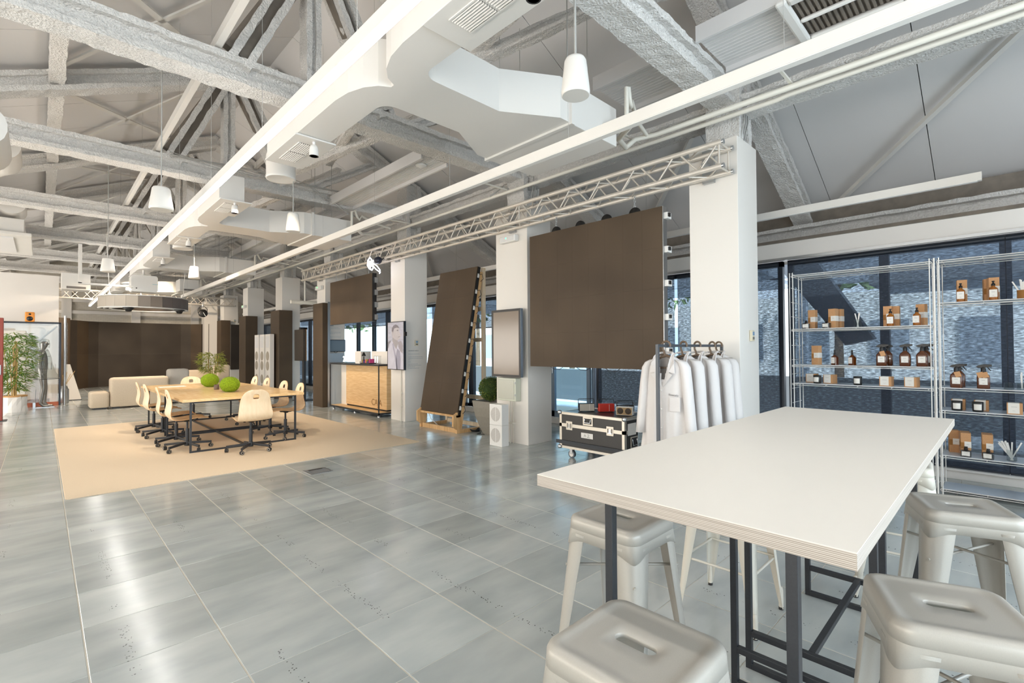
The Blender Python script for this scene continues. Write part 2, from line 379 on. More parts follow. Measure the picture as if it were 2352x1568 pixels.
# sprayed H-section member between two points, surface roughened like spray-on fireproofing
def sprayed(mb, p0, p1, w=0.26, h=0.25, tf=0.06, tw=0.09, step=0.07, amp=0.012, up=(0, 0, 1), mi=0):
    p0 = Vector(p0); p1 = Vector(p1); d = p1-p0; l = d.length; d.normalize(); u = Vector(up); r = d.cross(u).normalized(); u = r.cross(d)
    a, b, c, e = w/2, h/2, tw/2, h/2-tf
    prof = [(-a, -b), (-a/2, -b), (0, -b), (a/2, -b), (a, -b), (a, -e), (c+.02, -e), (c, -e+.02), (c, 0), (c, e-.02), (c+.02, e), (a, e), (a, b), (0, b), (-a, b), (-a, e), (-c-.02, e), (-c, e-.02), (-c, 0), (-c, -e+.02), (-c-.02, -e), (-a, -e)]
    n = len(prof); k = max(2, int(l/step)); rings = []
    for i in range(k+1):
        o = p0 + d*(l*i/k); R = []
        for x, y in prof:
            q = o + r*x + u*y
            nv = noise.noise_vector(q*9.0)*amp + noise.noise_vector(q*31.0)*amp*0.8
            R.append(q + nv)
        rings.append(R)
    mb.loft(rings, mi, smooth=False)
    return mb
def label_lines(*a): pass
# ================================================================== THE SETTING
X0, X1, Y0, Y1 = -4.8, 7.05, -4.4, 28.0
# floor: dark slab with raised stone tiles, cream joints
floor = MB().box(X0-0.2, 9.2, Y0-0.2, Y1+0.3, -0.12, -0.002).build('floor', M_grout, kind='structure', label='grey stone tiled floor with cream joints')
TX, TY = 0.5, 0.494
tw_, ty_ = 0.4935, 0.4905
def tile_mb():
    m = MB(); a, b = tw_/2, ty_/2; c = 0.0015
    lo = [(-a, -b, -.004), (a, -b, -.004), (a, b, -.004), (-a, b, -.004)]; mid = [(-a, -b, -.0012), (a, -b, -.0012), (a, b, -.0012), (-a, b, -.0012)]
    hi = [(-a+c, -b+c, 0), (a-c, -b+c, 0), (a-c, b-c, 0), (-a+c, b-c, 0)]
    m.loft([lo, mid, hi], smooth=False); return m
tile_me = tile_mb().mesh('floor_tile', M_tile)
cells = []
for i in range(-10, 15):
    for j in range(-15, 51):
        cx = 0.158 + TX*(i+0.5); cy_ = 2.827 + TY*(j+0.5)
        if cx < X0+.2 or cx > X1+0.1 or cy_ < Y0+.2 or cy_ > Y1-.2: continue
        dep = cx*0.698 + cy_*0.716; lat = cx*0.716 - cy_*0.698
        vis = dep > 0.7 and abs(lat)/dep < 1.12
        # projected size falls with the square of depth; tiles outside the view go to the joined mesh
        cells.append(((dep if vis else 99), cx, cy_))
cells.sort()
rest = MB()
for q, (dep, cx, cy_) in enumerate(cells):
    if q < 300 and dep < 90:
        o = bpy.data.objects.new('floor_tile', tile_me); COL.objects.link(o); o.parent = floor; o.location = (cx, cy_, random.uniform(-.0002, .0002))
    else:
        t = tile_mb(); rest.add([(x+cx, y+cy_, z) for x, y, z in t.v], t.f, 0)
rest.build('far_floor_tiles', M_tiles, floor, kind='stuff')

# roof: two slopes of insulated panels with recessed joints
def zr(x): return 7.5-0.48*x if x >= 2.722 else 5.05+0.42*x
ceiling = struct('ceiling', 'pitched roof of smooth white insulated panels')
bk = MB()
for xa, xb in ((2.722, 9.3), (-5.2, 2.722)):
    za, zb = zr(xa)+.13, zr(xb)+.13
    bk.add([(xa, Y0-.3, za), (xb, Y0-.3, zb), (xb, Y1+.4, zb), (xa, Y1+.4, za), (xa, Y0-.3, za+.1), (xb, Y0-.3, zb+.1), (xb, Y1+.4, zb+.1), (xa, Y1+.4, za+.1)],
           [(0, 1, 2, 3), (4, 7, 6, 5), (0, 4, 5, 1), (1, 5, 6, 2), (2, 6, 7, 3), (3, 7, 4, 0)])
bk.build('roof_deck', M_grille, ceiling)
PY = 1.155
for side, (xa, xb) in enumerate(((2.722, 9.25), (-5.1, 2.722))):
    m = MB(); za, zb = zr(xa), zr(xb); hw = PY/2-.004
    m.add([(xa, -hw, za), (xb, -hw, zb), (xb, hw, zb), (xa, hw, za), (xa, -hw, za+.1), (xb, -hw, zb+.1), (xb, hw, zb+.1), (xa, hw, za+.1)],
          [(0, 1, 2, 3), (4, 7, 6, 5), (0, 4, 5, 1), (1, 5, 6, 2), (2, 6, 7, 3), (3, 7, 4, 0)])
    me = m.mesh('roof_panel', W_roof)
    for k in range(-5, 24):
        o = bpy.data.objects.new('roof_panel', me); COL.objects.link(o); o.parent = ceiling; o.location = (0, 1.77+PY*(k-.5), 0)

# sprayed steel roof trusses across the hall
TR = [-1.0, 2.1, 5.25, 8.52, 12.1, 15.3, 18.6, 21.7, 24.9]
def truss(y, fine):
    t = struct('roof_truss', 'steel roof truss coated in rough white sprayed fireproofing'); st = 0.05 if fine else 0.12; am = 0.011 if fine else 0.014
    m = MB(); sprayed(m, (-2.3, y, 4.125), (5.3, y, 4.125), step=st, amp=am); m.build('bottom_chord', W_spray, t)
    for k, (pa, pb) in enumerate((((2.722, y, 5.98), (8.95, y, 2.98)), ((2.722, y, 5.98), (-4.7, y, 2.86)))):
        m = MB(); sprayed(m, pa, pb, .24, .24, step=st*1.5, amp=am); m.build('rafter', W_spray, t)
    m = MB(); sprayed(m, (2.08, y, 4.2), (2.08, y, 5.7), .2, .16, step=st*1.5, amp=am, up=(1, 0, 0)); m.build('post', W_spray, t)
    for x0, x1 in ((1.35, 2.0), (2.95, 2.3)):
        m = MB(); sprayed(m, (x0, y, 4.2), (x1, y, 5.6), .26, .22, tf=.07, tw=.05, step=st*1.5, amp=am); m.build('diagonal', W_spray, t)
        s_ = 1 if x0 < 2 else -1
        MB().bar((x0-.12*s_*0, y-.0, 4.32), (x1, y, 5.55), .10, .235, mi=0).build('bare_web', W_dirty, t)
    for x0, x1, z1 in ((3.3, 4.6, 5.0),):
        m = MB(); sprayed(m, (x0, y, 4.22), (x1, y, z1), .15, .13, tf=.04, tw=.05, step=st*1.5, amp=am); m.build('diagonal', W_spray, t)
    # post from the column casing up to the eaves
    m = MB(); sprayed(m, (5.38, y, 3.55), (5.38, y, 4.75), .36, .34, tf=.09, tw=.2, step=st, amp=am, up=(1, 0, 0)); m.build('post', W_spray, t)
    return t
for k, y in enumerate(TR): truss(y, 1 <= k <= 3)
# longitudinal sprayed members and light purlins
t = struct('longitudinal_beam', 'sprayed longitudinal steel beams tying the trusses')
for x, z, w_, h_, amp in ((0.12, 4.93, .15, .18, .012), (5.36, 3.98, .2, .2, .012), (7.95, 3.02, .34, .3, .012)):
    m = MB(); sprayed(m, (x, -4.3, z), (x, 27.9, z), w_, h_, tf=.05, tw=.07, step=.12, amp=amp); m.build('longitudinal_member', W_spray, t)
m = MB()
for a, b in zip(TR[:-1], TR[1:]):   # sprayed cross bracing between trusses near the ridge
    sprayed(m, (2.7, a, 4.3), (3.7, b, 4.8), .12, .11, tf=.03, tw=.05, step=.12); sprayed(m, (3.9, a, 4.7), (2.8, b, 4.3), .12, .11, tf=.03, tw=.05, step=.12)
m.build('cross_bracing', W_spray, t)
t = struct('purlin', 'slender white steel purlins and tie rods under the roof')
m = MB()
for a, b in zip(TR[:-1], TR[1:]):
    for x0, x1 in ((-0.1, 1.95), (2.15, 0.05)):   # flat-bar wind bracing in the left slope
        m.bar((x0, a+.1, zr(x0)-.10), (x1, b-.1, zr(x1)-.10), .075, .02, up=(0.42, 0, -1))
    for x0, x1 in ((8.35, 5.6), (5.6, 8.35)):
        if x0 > x1: m.bar((x0, a-.25, zr(x0)-.09), (x1, a-3.1, zr(x1)-.09), .06, .05)
m.build('wind_brace', W_duct, t)
for x, z, w_, h_ in ((1.17, 4.27, .055, .09), (-0.9, 4.55, .05, .1), (3.5, 5.6, .06, .12)):
    MB().box(x-w_/2, x+w_/2, -4.3, 27.9, z, z+h_).build('purlin_bar', W_duct, t)

# corrugated white service panels carried on channels above the chords
t = struct('service_panel', 'white ribbed service panels on steel channels')
for ya, yb, xa, xb, z in ((-4.0, 1.95, 4.3, 4.95, 4.26), (2.25, 3.1, 4.3, 4.95, 4.26), (5.45, 8.3, 3.66, 4.05, 4.03), (8.75, 11.9, 3.75, 4.15, 4.05), (12.3, 15.1, 3.75, 4.15, 4.05)):
    m = MB().box(xa, xb, ya, yb, z, z+.03)
    for q in range(12): m.box(xa+.02+q*(xb-xa-.04)/12, xa+.02+q*(xb-xa-.04)/12+.012, ya, yb, z-.006, z)
    for x in (xa-.03, xb): m.box(x, x+.03, ya, yb, z-.05, z+.10)
    m.build('panel_strip', W_roof, t)

# columns: plain white casings along the hall
COLS = [(1.91, 2.43, 5.655), (4.92, 5.60, 5.64), (8.27, 8.80, 5.64), (11.99, 12.50, 5.63), (15.04, 15.60, 5.64), (18.38, 18.93, 5.64), (21.45, 22.0, 5.62), (24.6, 25.15, 5.62), (-1.25, -.7, 5.65)]
cols = []
for k, (ya, yb, xb) in enumerate(COLS):
    m = MB().box(5.118, xb, ya, yb, 0, 3.605)
    o = m.build('column', W_wallc, kind='structure', bevel=.004, label='white boxed column of the hall'); cols.append(o)

# ---- window wall on the right
wr = struct('wall_right', 'glazed wall with dark frames under a white beam')
MB().box(7.02, 7.30, Y0, Y1, 2.585, 2.80).build('lintel_beam', W_wall, wr, bevel=.005)
MB().box(7.00, 7.03, Y0, Y1, 2.565, 2.60).build('lintel_trim', M_steel, wr)
MB().box(7.00, 7.30, Y0, Y1, 0, .09).box(6.975, 7.05, Y0, Y1, .09, .112).build('sill', W_wall, wr, bevel=.004)
MB().box(7.30, 9.3, Y0, Y1, 2.86, 2.9).build('soffit', W_dirty, wr)
MB().box(8.15, 8.4, Y0, Y1, 2.8, 3.45).build('eaves_upstand', W_dirty, wr)
# bays between columns; frames, mullions, panes and roller screens
def frame_bay(n, ya, yb, mull, shades, dark=True, zlo=.11, zhi=2.565):
    wd = struct('window_%d' % n, 'tall glazed bay with dark metal frame')
    fm = M_winframe if dark else M_winframe2
    m = MB().box(7.08, 7.16, ya, yb, zlo, zlo+.07).box(7.08, 7.16, ya, yb, zhi-.07, zhi).box(7.08, 7.16, ya, ya+.06, zlo, zhi).box(7.08, 7.16, yb-.06, yb, zlo, zhi)
    m.build('frame', fm, wd)
    for y in mull: MB().box(7.07, 7.17, y-.045, y+.045, zlo+.07, zhi-.07).build('mullion', fm, wd)
    ys = [ya+.06]+[v for y in mull for v in (y-.045, y+.045)]+[yb-.06]
    for a, b in zip(ys[::2], ys[1::2]): MB().box(7.115, 7.121, a, b, zlo+.07, zhi-.07).build('pane', M_glass, wd)
    for q, (a, b, z) in enumerate(shades):
        s = MB().box(7.040, 7.042, a, b, z, 2.50).build('roller_screen', M_shade, None)
        tag(s, 'dark translucent roller screen ' + SHN.pop(0), 'screen', 'roller screens on the window wall')
        MB().tube((7.045, a, 2.52), (7.045, b, 2.52), .028, 10).build('roller_tube', M_winframe, s, kind=None)
        MB().box(7.03, 7.052, a, b, z-.02, z).build('hem_bar', M_winframe, s)
SHN = ['behind the wire shelving, near bay', 'behind the left wire shelf, widest', 'beside the first column, behind the coat rack', 'behind the case of radios', 'next to the open glass door, fully down',
       'behind the leaning display panel', 'between leaning panel and planter', 'behind the counter, raised high', 'behind the standing screen', 'far bay past the counter', 'last but one bay', 'last bay by the far wall']
frame_bay(1, -4.3, 2.02, [-3.0, -2.0, -1.0, 0.0, 1.0], [(-4.2, -.003, .13), (.003, 2.0, .13)])
frame_bay(2, 2.08, 5.12, [3.1, 4.1], [(2.12, 3.55, .13), (3.6, 5.05, .13)])
frame_bay(3, 5.16, 6.18, [], [], dark=False)
frame_bay(4, 6.22, 8.6, [7.4], [(6.5, 7.35, .55), (7.5, 8.55, 1.9)])
frame_bay(5, 8.64, 11.0, [9.8], [(8.7, 10.1, .13)])
frame_bay(6, 11.05, 15.6, [12.4, 13.2, 14.2], [(11.1, 15.55, 2.12)])
frame_bay(7, 15.65, 19.2, [16.8, 18.0], [(15.7, 17.3, .13), (17.42, 19.15, .13)])
frame_bay(8, 19.25, 27.9, [21.0, 23.0, 25.0], [(19.3, 23.2, .13), (23.3, 27.8, .13)])
# door leaf of the bright bay
dr = struct('door_1', 'narrow glass door in a pale grey metal frame')
MB().box(7.02, 7.07, 5.22, 5.29, .12, 2.3).box(7.02, 7.07, 6.05, 6.12, .12, 2.3).box(7.02, 7.07, 5.22, 6.12, .12, .24).box(7.02, 7.07, 5.22, 6.12, 2.22, 2.3).build('door_frame', M_winframe2, dr)
MB().box(7.04, 7.046, 5.29, 6.05, .24, 2.22).build('pane', M_glass, dr)
MB().tube((7.0, 6.08, .95), (7.0, 6.08, 1.15), .012).build('handle', M_steel, dr)

# ---- gable wall behind the camera, left wall, far wall
wb = struct('wall_back', 'gable wall with large windows')
MB().box(X0, 7.2, -4.6, -4.4, 0, .35).box(X0, 7.2, -4.6, -4.4, 3.4, 6.2).box(X0, -2.6, -4.6, -4.4, .35, 3.4).box(5.8, 7.2, -4.6, -4.4, .35, 3.4).build('gable', W_wall, wb)
for x in (-2.6, -.5, 1.6, 3.7, 5.8): MB().box(x-.05, x+.05, -4.55, -4.45, .35, 3.4).build('mullion', M_winframe, wb)
for x in (-2.55, -.45, 1.65, 3.75): MB().box(x, x+2.0, -4.53, -4.52, .35, 3.4).build('pane', M_glass, wb)
wl = struct('wall_left', 'long white side wall of the hall')
MB().box(-5.0, -4.8, -4.6, 28.2, 0, 4.0).build('side_wall', W_wall, wl)

def brick_mat():
    m = bpy.data.materials.new('painted_brick'); m.use_nodes = True; t = m.node_tree; b = t.nodes['Principled BSDF']; L = t.links.new
    tc = t.nodes.new('ShaderNodeTexCoord'); mp = t.nodes.new('ShaderNodeMapping'); mp.inputs['Rotation'].default_value = (PI/2, 0, 0); L(tc.outputs['Object'], mp.inputs[0])
    br = t.nodes.new('ShaderNodeTexBrick'); br.inputs['Scale'].default_value = 3.2; br.inputs['Color1'].default_value = lin('#D2CBBE'); br.inputs['Color2'].default_value = lin('#CBC3B6'); br.inputs['Mortar'].default_value = lin('#BDB6A9')
    br.inputs['Mortar Size'].default_value = .012; L(mp.outputs[0], br.inputs[0]); L(br.outputs[0], b.inputs['Base Color']); b.inputs['Roughness'].default_value = .8
    bp = t.nodes.new('ShaderNodeBump'); bp.inputs['Strength'].default_value = .5; bp.inputs['Distance'].default_value = .02; bp.invert = True; L(br.outputs['Fac'], bp.inputs['Height']); L(bp.outputs[0], b.inputs['Normal'])
    return m
M_brick = brick_mat()
wf = struct('wall_far', 'far end wall of white painted brick with pilasters')
MB().box(X0, 9.2, 28.0, 28.25, 0, 6.4).build('brick_face', M_brick, wf)
for x in (-1.6, .75, 3.1, 5.4): MB().box(x-.16, x+.16, 27.86, 28.0, 0, 4.0).build('pilaster', W_wall, wf)
for z in (3.05, 3.55, 4.0): MB().box(X0, 7, 27.9, 28.0, z, z+.14).build('string_course', W_wall, wf)

# white bulkhead on the left above the glass booth
MB().box(-4.8, .33, 18.0, 18.15, 2.22, 3.47).build('wall_bulkhead', W_wall, kind='structure', label='white bulkhead panel above the glass display booth')
MB().box(-4.8, .33, 18.2, 18.4, 0, 2.2).build('wall_booth', W_wall, kind='structure', label='white back wall of the display booth')

# ---- outside
ex = struct('exterior', 'bright terrace and white buildings beyond the glazing')
MB().box(9.2, 60, -30, 60, -.35, -.2).build('terrace', M_pave, ex)
MB().box(7.3, 9.2, -6, 30, -.3, -.02).build('terrace_edge', M_pave, ex)
MB().box(20, 26, -12, 9, 0, 3.3).build('annex', M_ext, ex); MB().box(22, 26, 9.5, 34, 0, 3.4).build('annex', M_ext, ex)
m = MB()
for k in range(9): m.box(19.9, 20.0, -11+k*2.2, -10+k*2.2, .9, 2.3)
for k in range(8): m.box(21.9, 22.0, 11+k*2.6, 12.4+k*2.6, .8, 2.4)
m.build('annex_windows', M_extgrey, ex, kind='stuff')
MB().box(10.5, 10.7, -12, 34, .0, .85).build('parapet', M_ext, ex)
m = MB()
for k in range(7): m.box(9.3, 13.5, -9.5+k*4.3, -9.3+k*4.3, 2.9, 3.15)
m.box(13.3, 13.5, -12, 30, 2.9, 3.15); m.box(11.3, 11.5, -12, 30, 2.9, 3.15)
for k in range(7): m.box(13.3, 13.5, -9.5+k*4.3, -9.3+k*4.3, -.3, 2.9)
m.build('pergola', M_extgrey, ex)
MB().prism([(1.55, 1.55), (1.95, 1.45), (3.45, 3.6), (2.9, 3.9)], 9.9, 10.2, 'x').build('stair_stringer', mat('exterior_dark_grey', '#5F6872', .8), ex); MB().box(9.9, 12, -12, 1.6, 2.45, 2.75).build('canopy_edge', M_extgrey, ex)
for k, (x, y, h, r) in enumerate(((16, -3, 4.4, 1.7), (17, 3.5, 4.8, 1.9), (16, 9, 4.2, 1.6), (17.5, 14, 4.6, 2.0), (16.5, 19.5, 4.6, 1.8), (17, 26, 5, 2.1), (16, 32, 4.5, 1.9))):
    tr = thing('garden_tree', 'leafy tree outside the glazing ' + ['far right beyond the wire shelves', 'beyond the left wire shelf', 'beyond the glass door', 'beyond the counter window, near one', 'beyond the counter window, far one', 'beyond the far bays', 'last in the row past the far wall'][k], 'tree', (x, y, 0), 0, 'trees beyond the terrace')
    MB().tube((x, y, -.3), (x, y, h-r*.6), .14, 8, .08).build('trunk', M_trunk, tr)
    rnd = random.Random(k); m = MB()
    for q in range(420):
        u = Vector((rnd.gauss(0, 1), rnd.gauss(0, 1), rnd.gauss(0, 1))).normalized()*r*rnd.uniform(.55, 1.0); c = Vector((x, y, h-.3))+Vector((u.x, u.y, u.z*.8))
        a = Vector((rnd.gauss(0, 1), rnd.gauss(0, 1), rnd.gauss(0, 1))).normalized(); b = a.orthogonal().normalized(); s_ = rnd.uniform(.12, .26)
        m.add([c-a*s_, c+b*s_*.6, c+a*s_, c-b*s_*.6], [(0, 1, 2, 3)])
    m.build('foliage', M_leafext, tr, kind='stuff')

# ---- air ducts with grilles
def slab(m, pts, z0, z1): m.prism(pts, z0, z1, 'z')
def arc(cx, cy_, r, a0, a1, n=8): return [(cx+r*math.cos(math.radians(a0+(a1-a0)*i/n)), cy_+r*math.sin(math.radians(a0+(a1-a0)*i/n))) for i in range(n+1)]
def duct_set(yc, half, near, far, label, z0=3.4):
    """fan-coil on the column side, duct running across, splitting into two branches along the hall"""
    t = thing('air_duct', label, 'air duct', (2.6, yc, z0), 0, 'white air ducts under the trusses')
    z1 = z0+.36; w_ = half; xi, xo = 1.96, 1.66
    m = MB()
    poly = [(xo, yc-near), (xi, yc-near)] + [(xi, yc-w_-.12)] + arc(xi+.12, yc-w_-.12, .12, 180, 90)[1:] + [(2.72, yc-w_)] + [(3.18, yc-.55), (3.3, yc-.55), (3.3, yc+.55), (3.18, yc+.55), (2.72, yc+w_)] + arc(xi+.12, yc+w_+.12, .12, -90, -180) + [(xi, yc+far), (xo, yc+far)]
    poly += [(xo, yc+.50), (xo+.02, yc+.32), (xo+.07, yc+.17), (xo+.14, yc+.07), (xo+.22, yc+.02), (xo+.22, yc-.02), (xo+.14, yc-.07), (xo+.07, yc-.17), (xo+.02, yc-.32), (xo, yc-.50)]
    m.prism(poly, z0, z1, 'z'); m.build('duct_body', W_duct, t)
    MB().box(3.30, 3.34, yc-.58, yc+.58, z0-.02, z1+.02).build('flange', W_duct, t)
    MB().box(3.34, 4.02, yc-.56, yc+.56, z0-.01, z1).build('fan_coil_casing', W_duct, t, bevel=.006)
    for s_, yg in ((-1, yc-near+.28), (1, yc+far-.42)):
        MB().box(xo-.02, xi+.06, yg-.42, yg+.42, z0-.018, z0-.002).build('grille_plate', W_duct, t, bevel=.004)
        for q in (-1, 1):
            g = MB().box(1.73, 1.89, yg+q*.135-.125, yg+q*.135+.125, z0-.0185, z0-.017).build('grille', M_grille, t)
            sm = MB()
            for k in range(8): sm.obox((1.745+k*.0185, yg+q*.135, z0-.022), (.0045, 0, -.004), (0, .125, 0), (.0008, 0, .0006))
            sm.box(1.725, 1.735, yg+q*.135-.13, yg+q*.135+.13, z0-.026, z0-.018); sm.box(1.887, 1.897, yg+q*.135-.13, yg+q*.135+.13, z0-.026, z0-.018)
            sm.build('louvre_blade', W_duct, g)
        sp = thing('spotlight', 'white bullet spotlight with dark face ' + ('below the near grille of ' if s_ < 0 else 'below the far grille of ') + label.split(',')[0], 'spotlight', (1.83, yg-.33 if s_ < 0 else yg-.36, z0-.02), 0, 'spotlights under duct grilles')
        x, y, z = sp.location
        MB().tube((x, y, z), (x, y, z-.05), .014).build('stem', W_white, sp)
        MB().lathe([(.0, .03), (.028, .028), (.038, 0), (.042, -.03), (.042, -.075)], (x, y, z-.06), 20).build('housing', W_white, sp)
        MB().lathe([(.042, -.075), (.034, -.077), (.03, -.07), (.012, -.07), (0, -.066)], (x, y, z-.06), 20).build('face', M_rubber, sp)
    # condensate pipes
    MB().path([(3.8, yc-.56, z0+.12), (3.84, yc-.68, z0+.12), (3.95, yc-.74, z0+.16), (4.1, yc-.66, z0+.18), (4.3, yc-.4, z0+.2), (4.75, yc-.2, z0+.3)], .028, 10).path([(3.95, yc-.72, z0+.2), (3.95, yc-.72, z0+.48), (4.02, yc-.7, z0+.52), (4.07, yc-.68, z0+.42), (4.12, yc-.66, z0+.38), (4.17, yc-.64, z0+.46), (4.5, yc-.5, z0+.42), (4.9, yc-.4, z0+.40)], .022, 8).build('condensate_pipe', W_pipe, t)
    for y in (yc-.45, yc+.45):
        for x in (3.4, 3.7): MB().tube((x, y, z1), (x, y, 4.9), .004, 6).build('hanger_rod', W_cable, t)
    return t
duct_set(3.20, .27, 1.45, 2.12, 'nearest white air duct unit, forked, right of the lit light line')
duct_set(8.85, .26, 1.65, 1.9, 'second white air duct unit, beyond the hanging speaker')
duct_set(14.3, .26, 1.8, 1.9, 'third white air duct unit, above the hanging ring')
duct_set(20.2, .26, 1.8, 1.9, 'farthest white air duct unit, near the end wall')
# round drum diffusers hanging between the units
for k, (x, y, z, r) in enumerate(((2.02, 5.98, 3.45, .16), (2.0, 11.4, 3.45, .17), (2.0, 17.2, 3.45, .17))):
    t = thing('drum_diffuser', 'white drum shaped diffuser ' + ['right after the first duct grille', 'after the second duct grille', 'above the hanging ring'][k], 'diffuser', (x, y, z), 0, 'drum diffusers')
    MB().lathe([(r*1.0, .26), (r, .02), (r*1.03, .0), (r*1.0, -.012), (r*.9, -.008), (0, .0)], (x, y, z), 32).build('drum', W_duct, t)
    MB().tube((x, y, z+.26), (x, y, 4.0), .03, 8).build('neck', W_duct, t)
# rounded supply duct bends on the far left
for k, (y, z) in enumerate(((6.9, 3.25), (10.4, 4.15), (13.8, 4.1))):
    m = MB().path([(-.42, y-.9, z+.1), (-.42, y, z+.12), (-.6, y+.35, z+.1), (-1.2, y+.5, z+.1)], .2, 20)
    tag(m.build('supply_duct', W_duct), 'fat white round supply duct at the far left edge, ' + ['nearest one', 'middle one', 'farthest one'][k], 'air duct', 'round supply ducts')
t = thing('ceiling_cassette', 'white square air cassette with open flange, far left under the trusses', 'air unit', (-.8, 14, 3.6))
MB().box(-2.2, -.15, 13.0, 15.6, 3.62, 3.68).box(-2.1, -.25, 13.1, 15.5, 3.68, 3.95).build('casing', W_duct, t, bevel=.01)
MB().box(-1.9, -.4, 13.3, 15.2, 3.60, 3.625).build('intake', W_roof, t)
t = thing('ceiling_cassette', 'white air cassette with brown inner grille, above the wire shelving, partly out of frame', 'air unit', (4.6, .9, 4.1))
m = MB(); o_ = rrect(.38, .42, .07, 5, 4.19, (4.62, .86)); 
m.box(4.24, 5.0, .44, .53, 4.17, 4.22).box(4.24, 5.0, 1.19, 1.28, 4.17, 4.22).box(4.24, 4.33, .53, 1.19, 4.17, 4.22).box(4.91, 5.0, .53, 1.19, 4.17, 4.22).box(4.60, 4.64, .53, 1.19, 4.175, 4.215)
m.build('frame', W_white, t, bevel=.02)
m = MB()
for k in range(16): m.box(4.33, 4.91, .54+k*.041, .56+k*.041, 4.215, 4.24)
m.box(4.3, 4.95, .5, 1.22, 4.24, 4.25).build('grille', W_dirty, t)

# white service pipes along the column line
t = thing('service_pipe', 'pair of long white service pipes clipped along the column heads', 'pipe', (4.95, 2, 3.7), 0)
for x, z, r in ((4.48, 3.80, .022), (4.90, 3.80, .028), (5.03, 3.80, .024)):
    yb = 27 if x != 4.90 else 3.2
    if x == 4.90: MB().path([(x, -4.3, z), (x, 2.7, z), (x-.1, 2.9, z-.02), (4.75, 3.0, z-.1)], r, 10).build('pipe', W_pipe, t)
    else: MB().path([(x, -4.3, z), (x, 1.4, z), (x, 1.5, z-.015), (x, 27, z-.015)], r, 10).build('pipe', W_pipe, t)
for y in (1.35, 3.0, 5.3, 8.0, 10.4, 13.5): MB().box(4.45, 5.07, y-.012, y+.012, 3.83, 3.85).build('bracket', W_pipe, t)
# electrical cables draped on the trusses
t = thing('cable_bundle', 'thin grey cables draped along the third truss chord', 'cable', (2.6, 8.3, 4.2))
m = MB(); rnd = random.Random(3)
for k in range(6):
    pts = [(1.3+q*.32, 8.33-.02*k, 4.27-.02*k-.03*math.sin(q*1.1+k)-(0.12*max(0, q-6) if k > 3 else 0)) for q in range(10)]
    m.path(pts, .006, 5)
m.build('cable', W_cable, t, kind='stuff')
t = thing('cable_bundle', 'grey cables climbing the first two column heads', 'cable', (5.2, 4.9, 3.7))
m = MB()
for y0 in (1.95, 5.0):
    for k in range(3): m.path([(5.25+.05*k, y0-.02, 3.6), (5.27+.05*k, y0-.06, 3.8), (5.30+.04*k, y0-.05, 4.0), (5.27, y0, 4.3)], .008, 5)
m.path([(5.2, 5.05, 3.6), (5.3, 5.3, 3.85), (5.15, 5.45, 3.95), (5.0, 5.6, 3.8)], .012, 6)
m.build('cable', W_cable, t)
# ================================================================== LIGHT LINES, SPEAKERS, TRUSSWORK
def light_line(x, y0, y1, z, lit, label, gaps=()):
    t = thing('linear_light', label, 'lamp', (x, y0, z), 0, 'suspended light lines along the hall')
    m = MB().box(x-.028, x+.028, y0, y1, z+.004, z+.085); m.build('profile', W_white if lit else W_wallc, t, bevel=.002)
    segs = []; a = y0+.03
    for g in list(gaps)+[y1]:
        segs.append((a, g-.05)); a = g+.12
    for a, b in segs: MB().box(x-.024, x+.024, a, b, z-.002, z+.004).build('diffuser', M_lamp if lit else W_white, t)
    if lit:
        for a, b in segs: MB().box(x-.022, x+.022, a, b, z+.085, z+.088).build('added_uplight', M_lampup, t)  # upward glowing strip added to lift the ceiling brightness
    y = math.ceil(y0/3.0)*3.0-.8
    while y < y1:
        if y > y0: MB().tube((x, y, z+.085), (x, y, zr(x)-.1), .0016, 5, cap=False).build('suspension_wire', W_cable, t)
        y += 1.55
    return t
light_line(1.197, -3.8, 22.4, 3.0, True, 'glowing suspended light line running the length of the hall', gaps=(20.3,))
light_line(2.975, -3.8, 17.1, 2.985, False, 'unlit white suspended light line, right of the glowing one')
light_line(6.49, .148, 24.0, 3.013, False, 'unlit white light line behind the columns by the windows')

def pendant(x, y, z, r, k, label, h=.2):
    t = thing('pendant_speaker', label, 'speaker', (x, y, z), 0, 'white pendant speakers')
    MB().lathe([(r*.35, h), (r*.66, h-.004), (r*.76, h-.02), (r*.98, .02), (r, 0), (r*.985, -.02), (r*.93, -.024)], (x, y, z), 32).build('housing', W_duct, t)
    MB().lathe([(r*.93, -.022), (r*.88, -.012), (0, -.010)], (x, y, z), 28).build('grille', W_roof, t)
    top = min(zr(x), 4.6)
    MB().tube((x, y, z+h-.003), (x, y, top), .006 if k else .008, 7).build('cable', W_cable, t)
pendant(2.24, 1.75, 2.925, .084, 0, 'nearest white pendant speaker, large, in front of the first truss')
pendant(2.15, 5.95, 2.86, .081, 1, 'white pendant speaker beyond the forked duct')
pendant(.83, 5.76, 2.82, .1, 2, 'white pendant speaker left of the glowing line')
pendant(.78, 10.4, 2.76, .098, 3, 'white pendant speaker at left, above the hanging ring')
pendant(2.0, 10.4, 2.766, .092, 4, 'farthest white pendant speaker, right above the hanging ring')

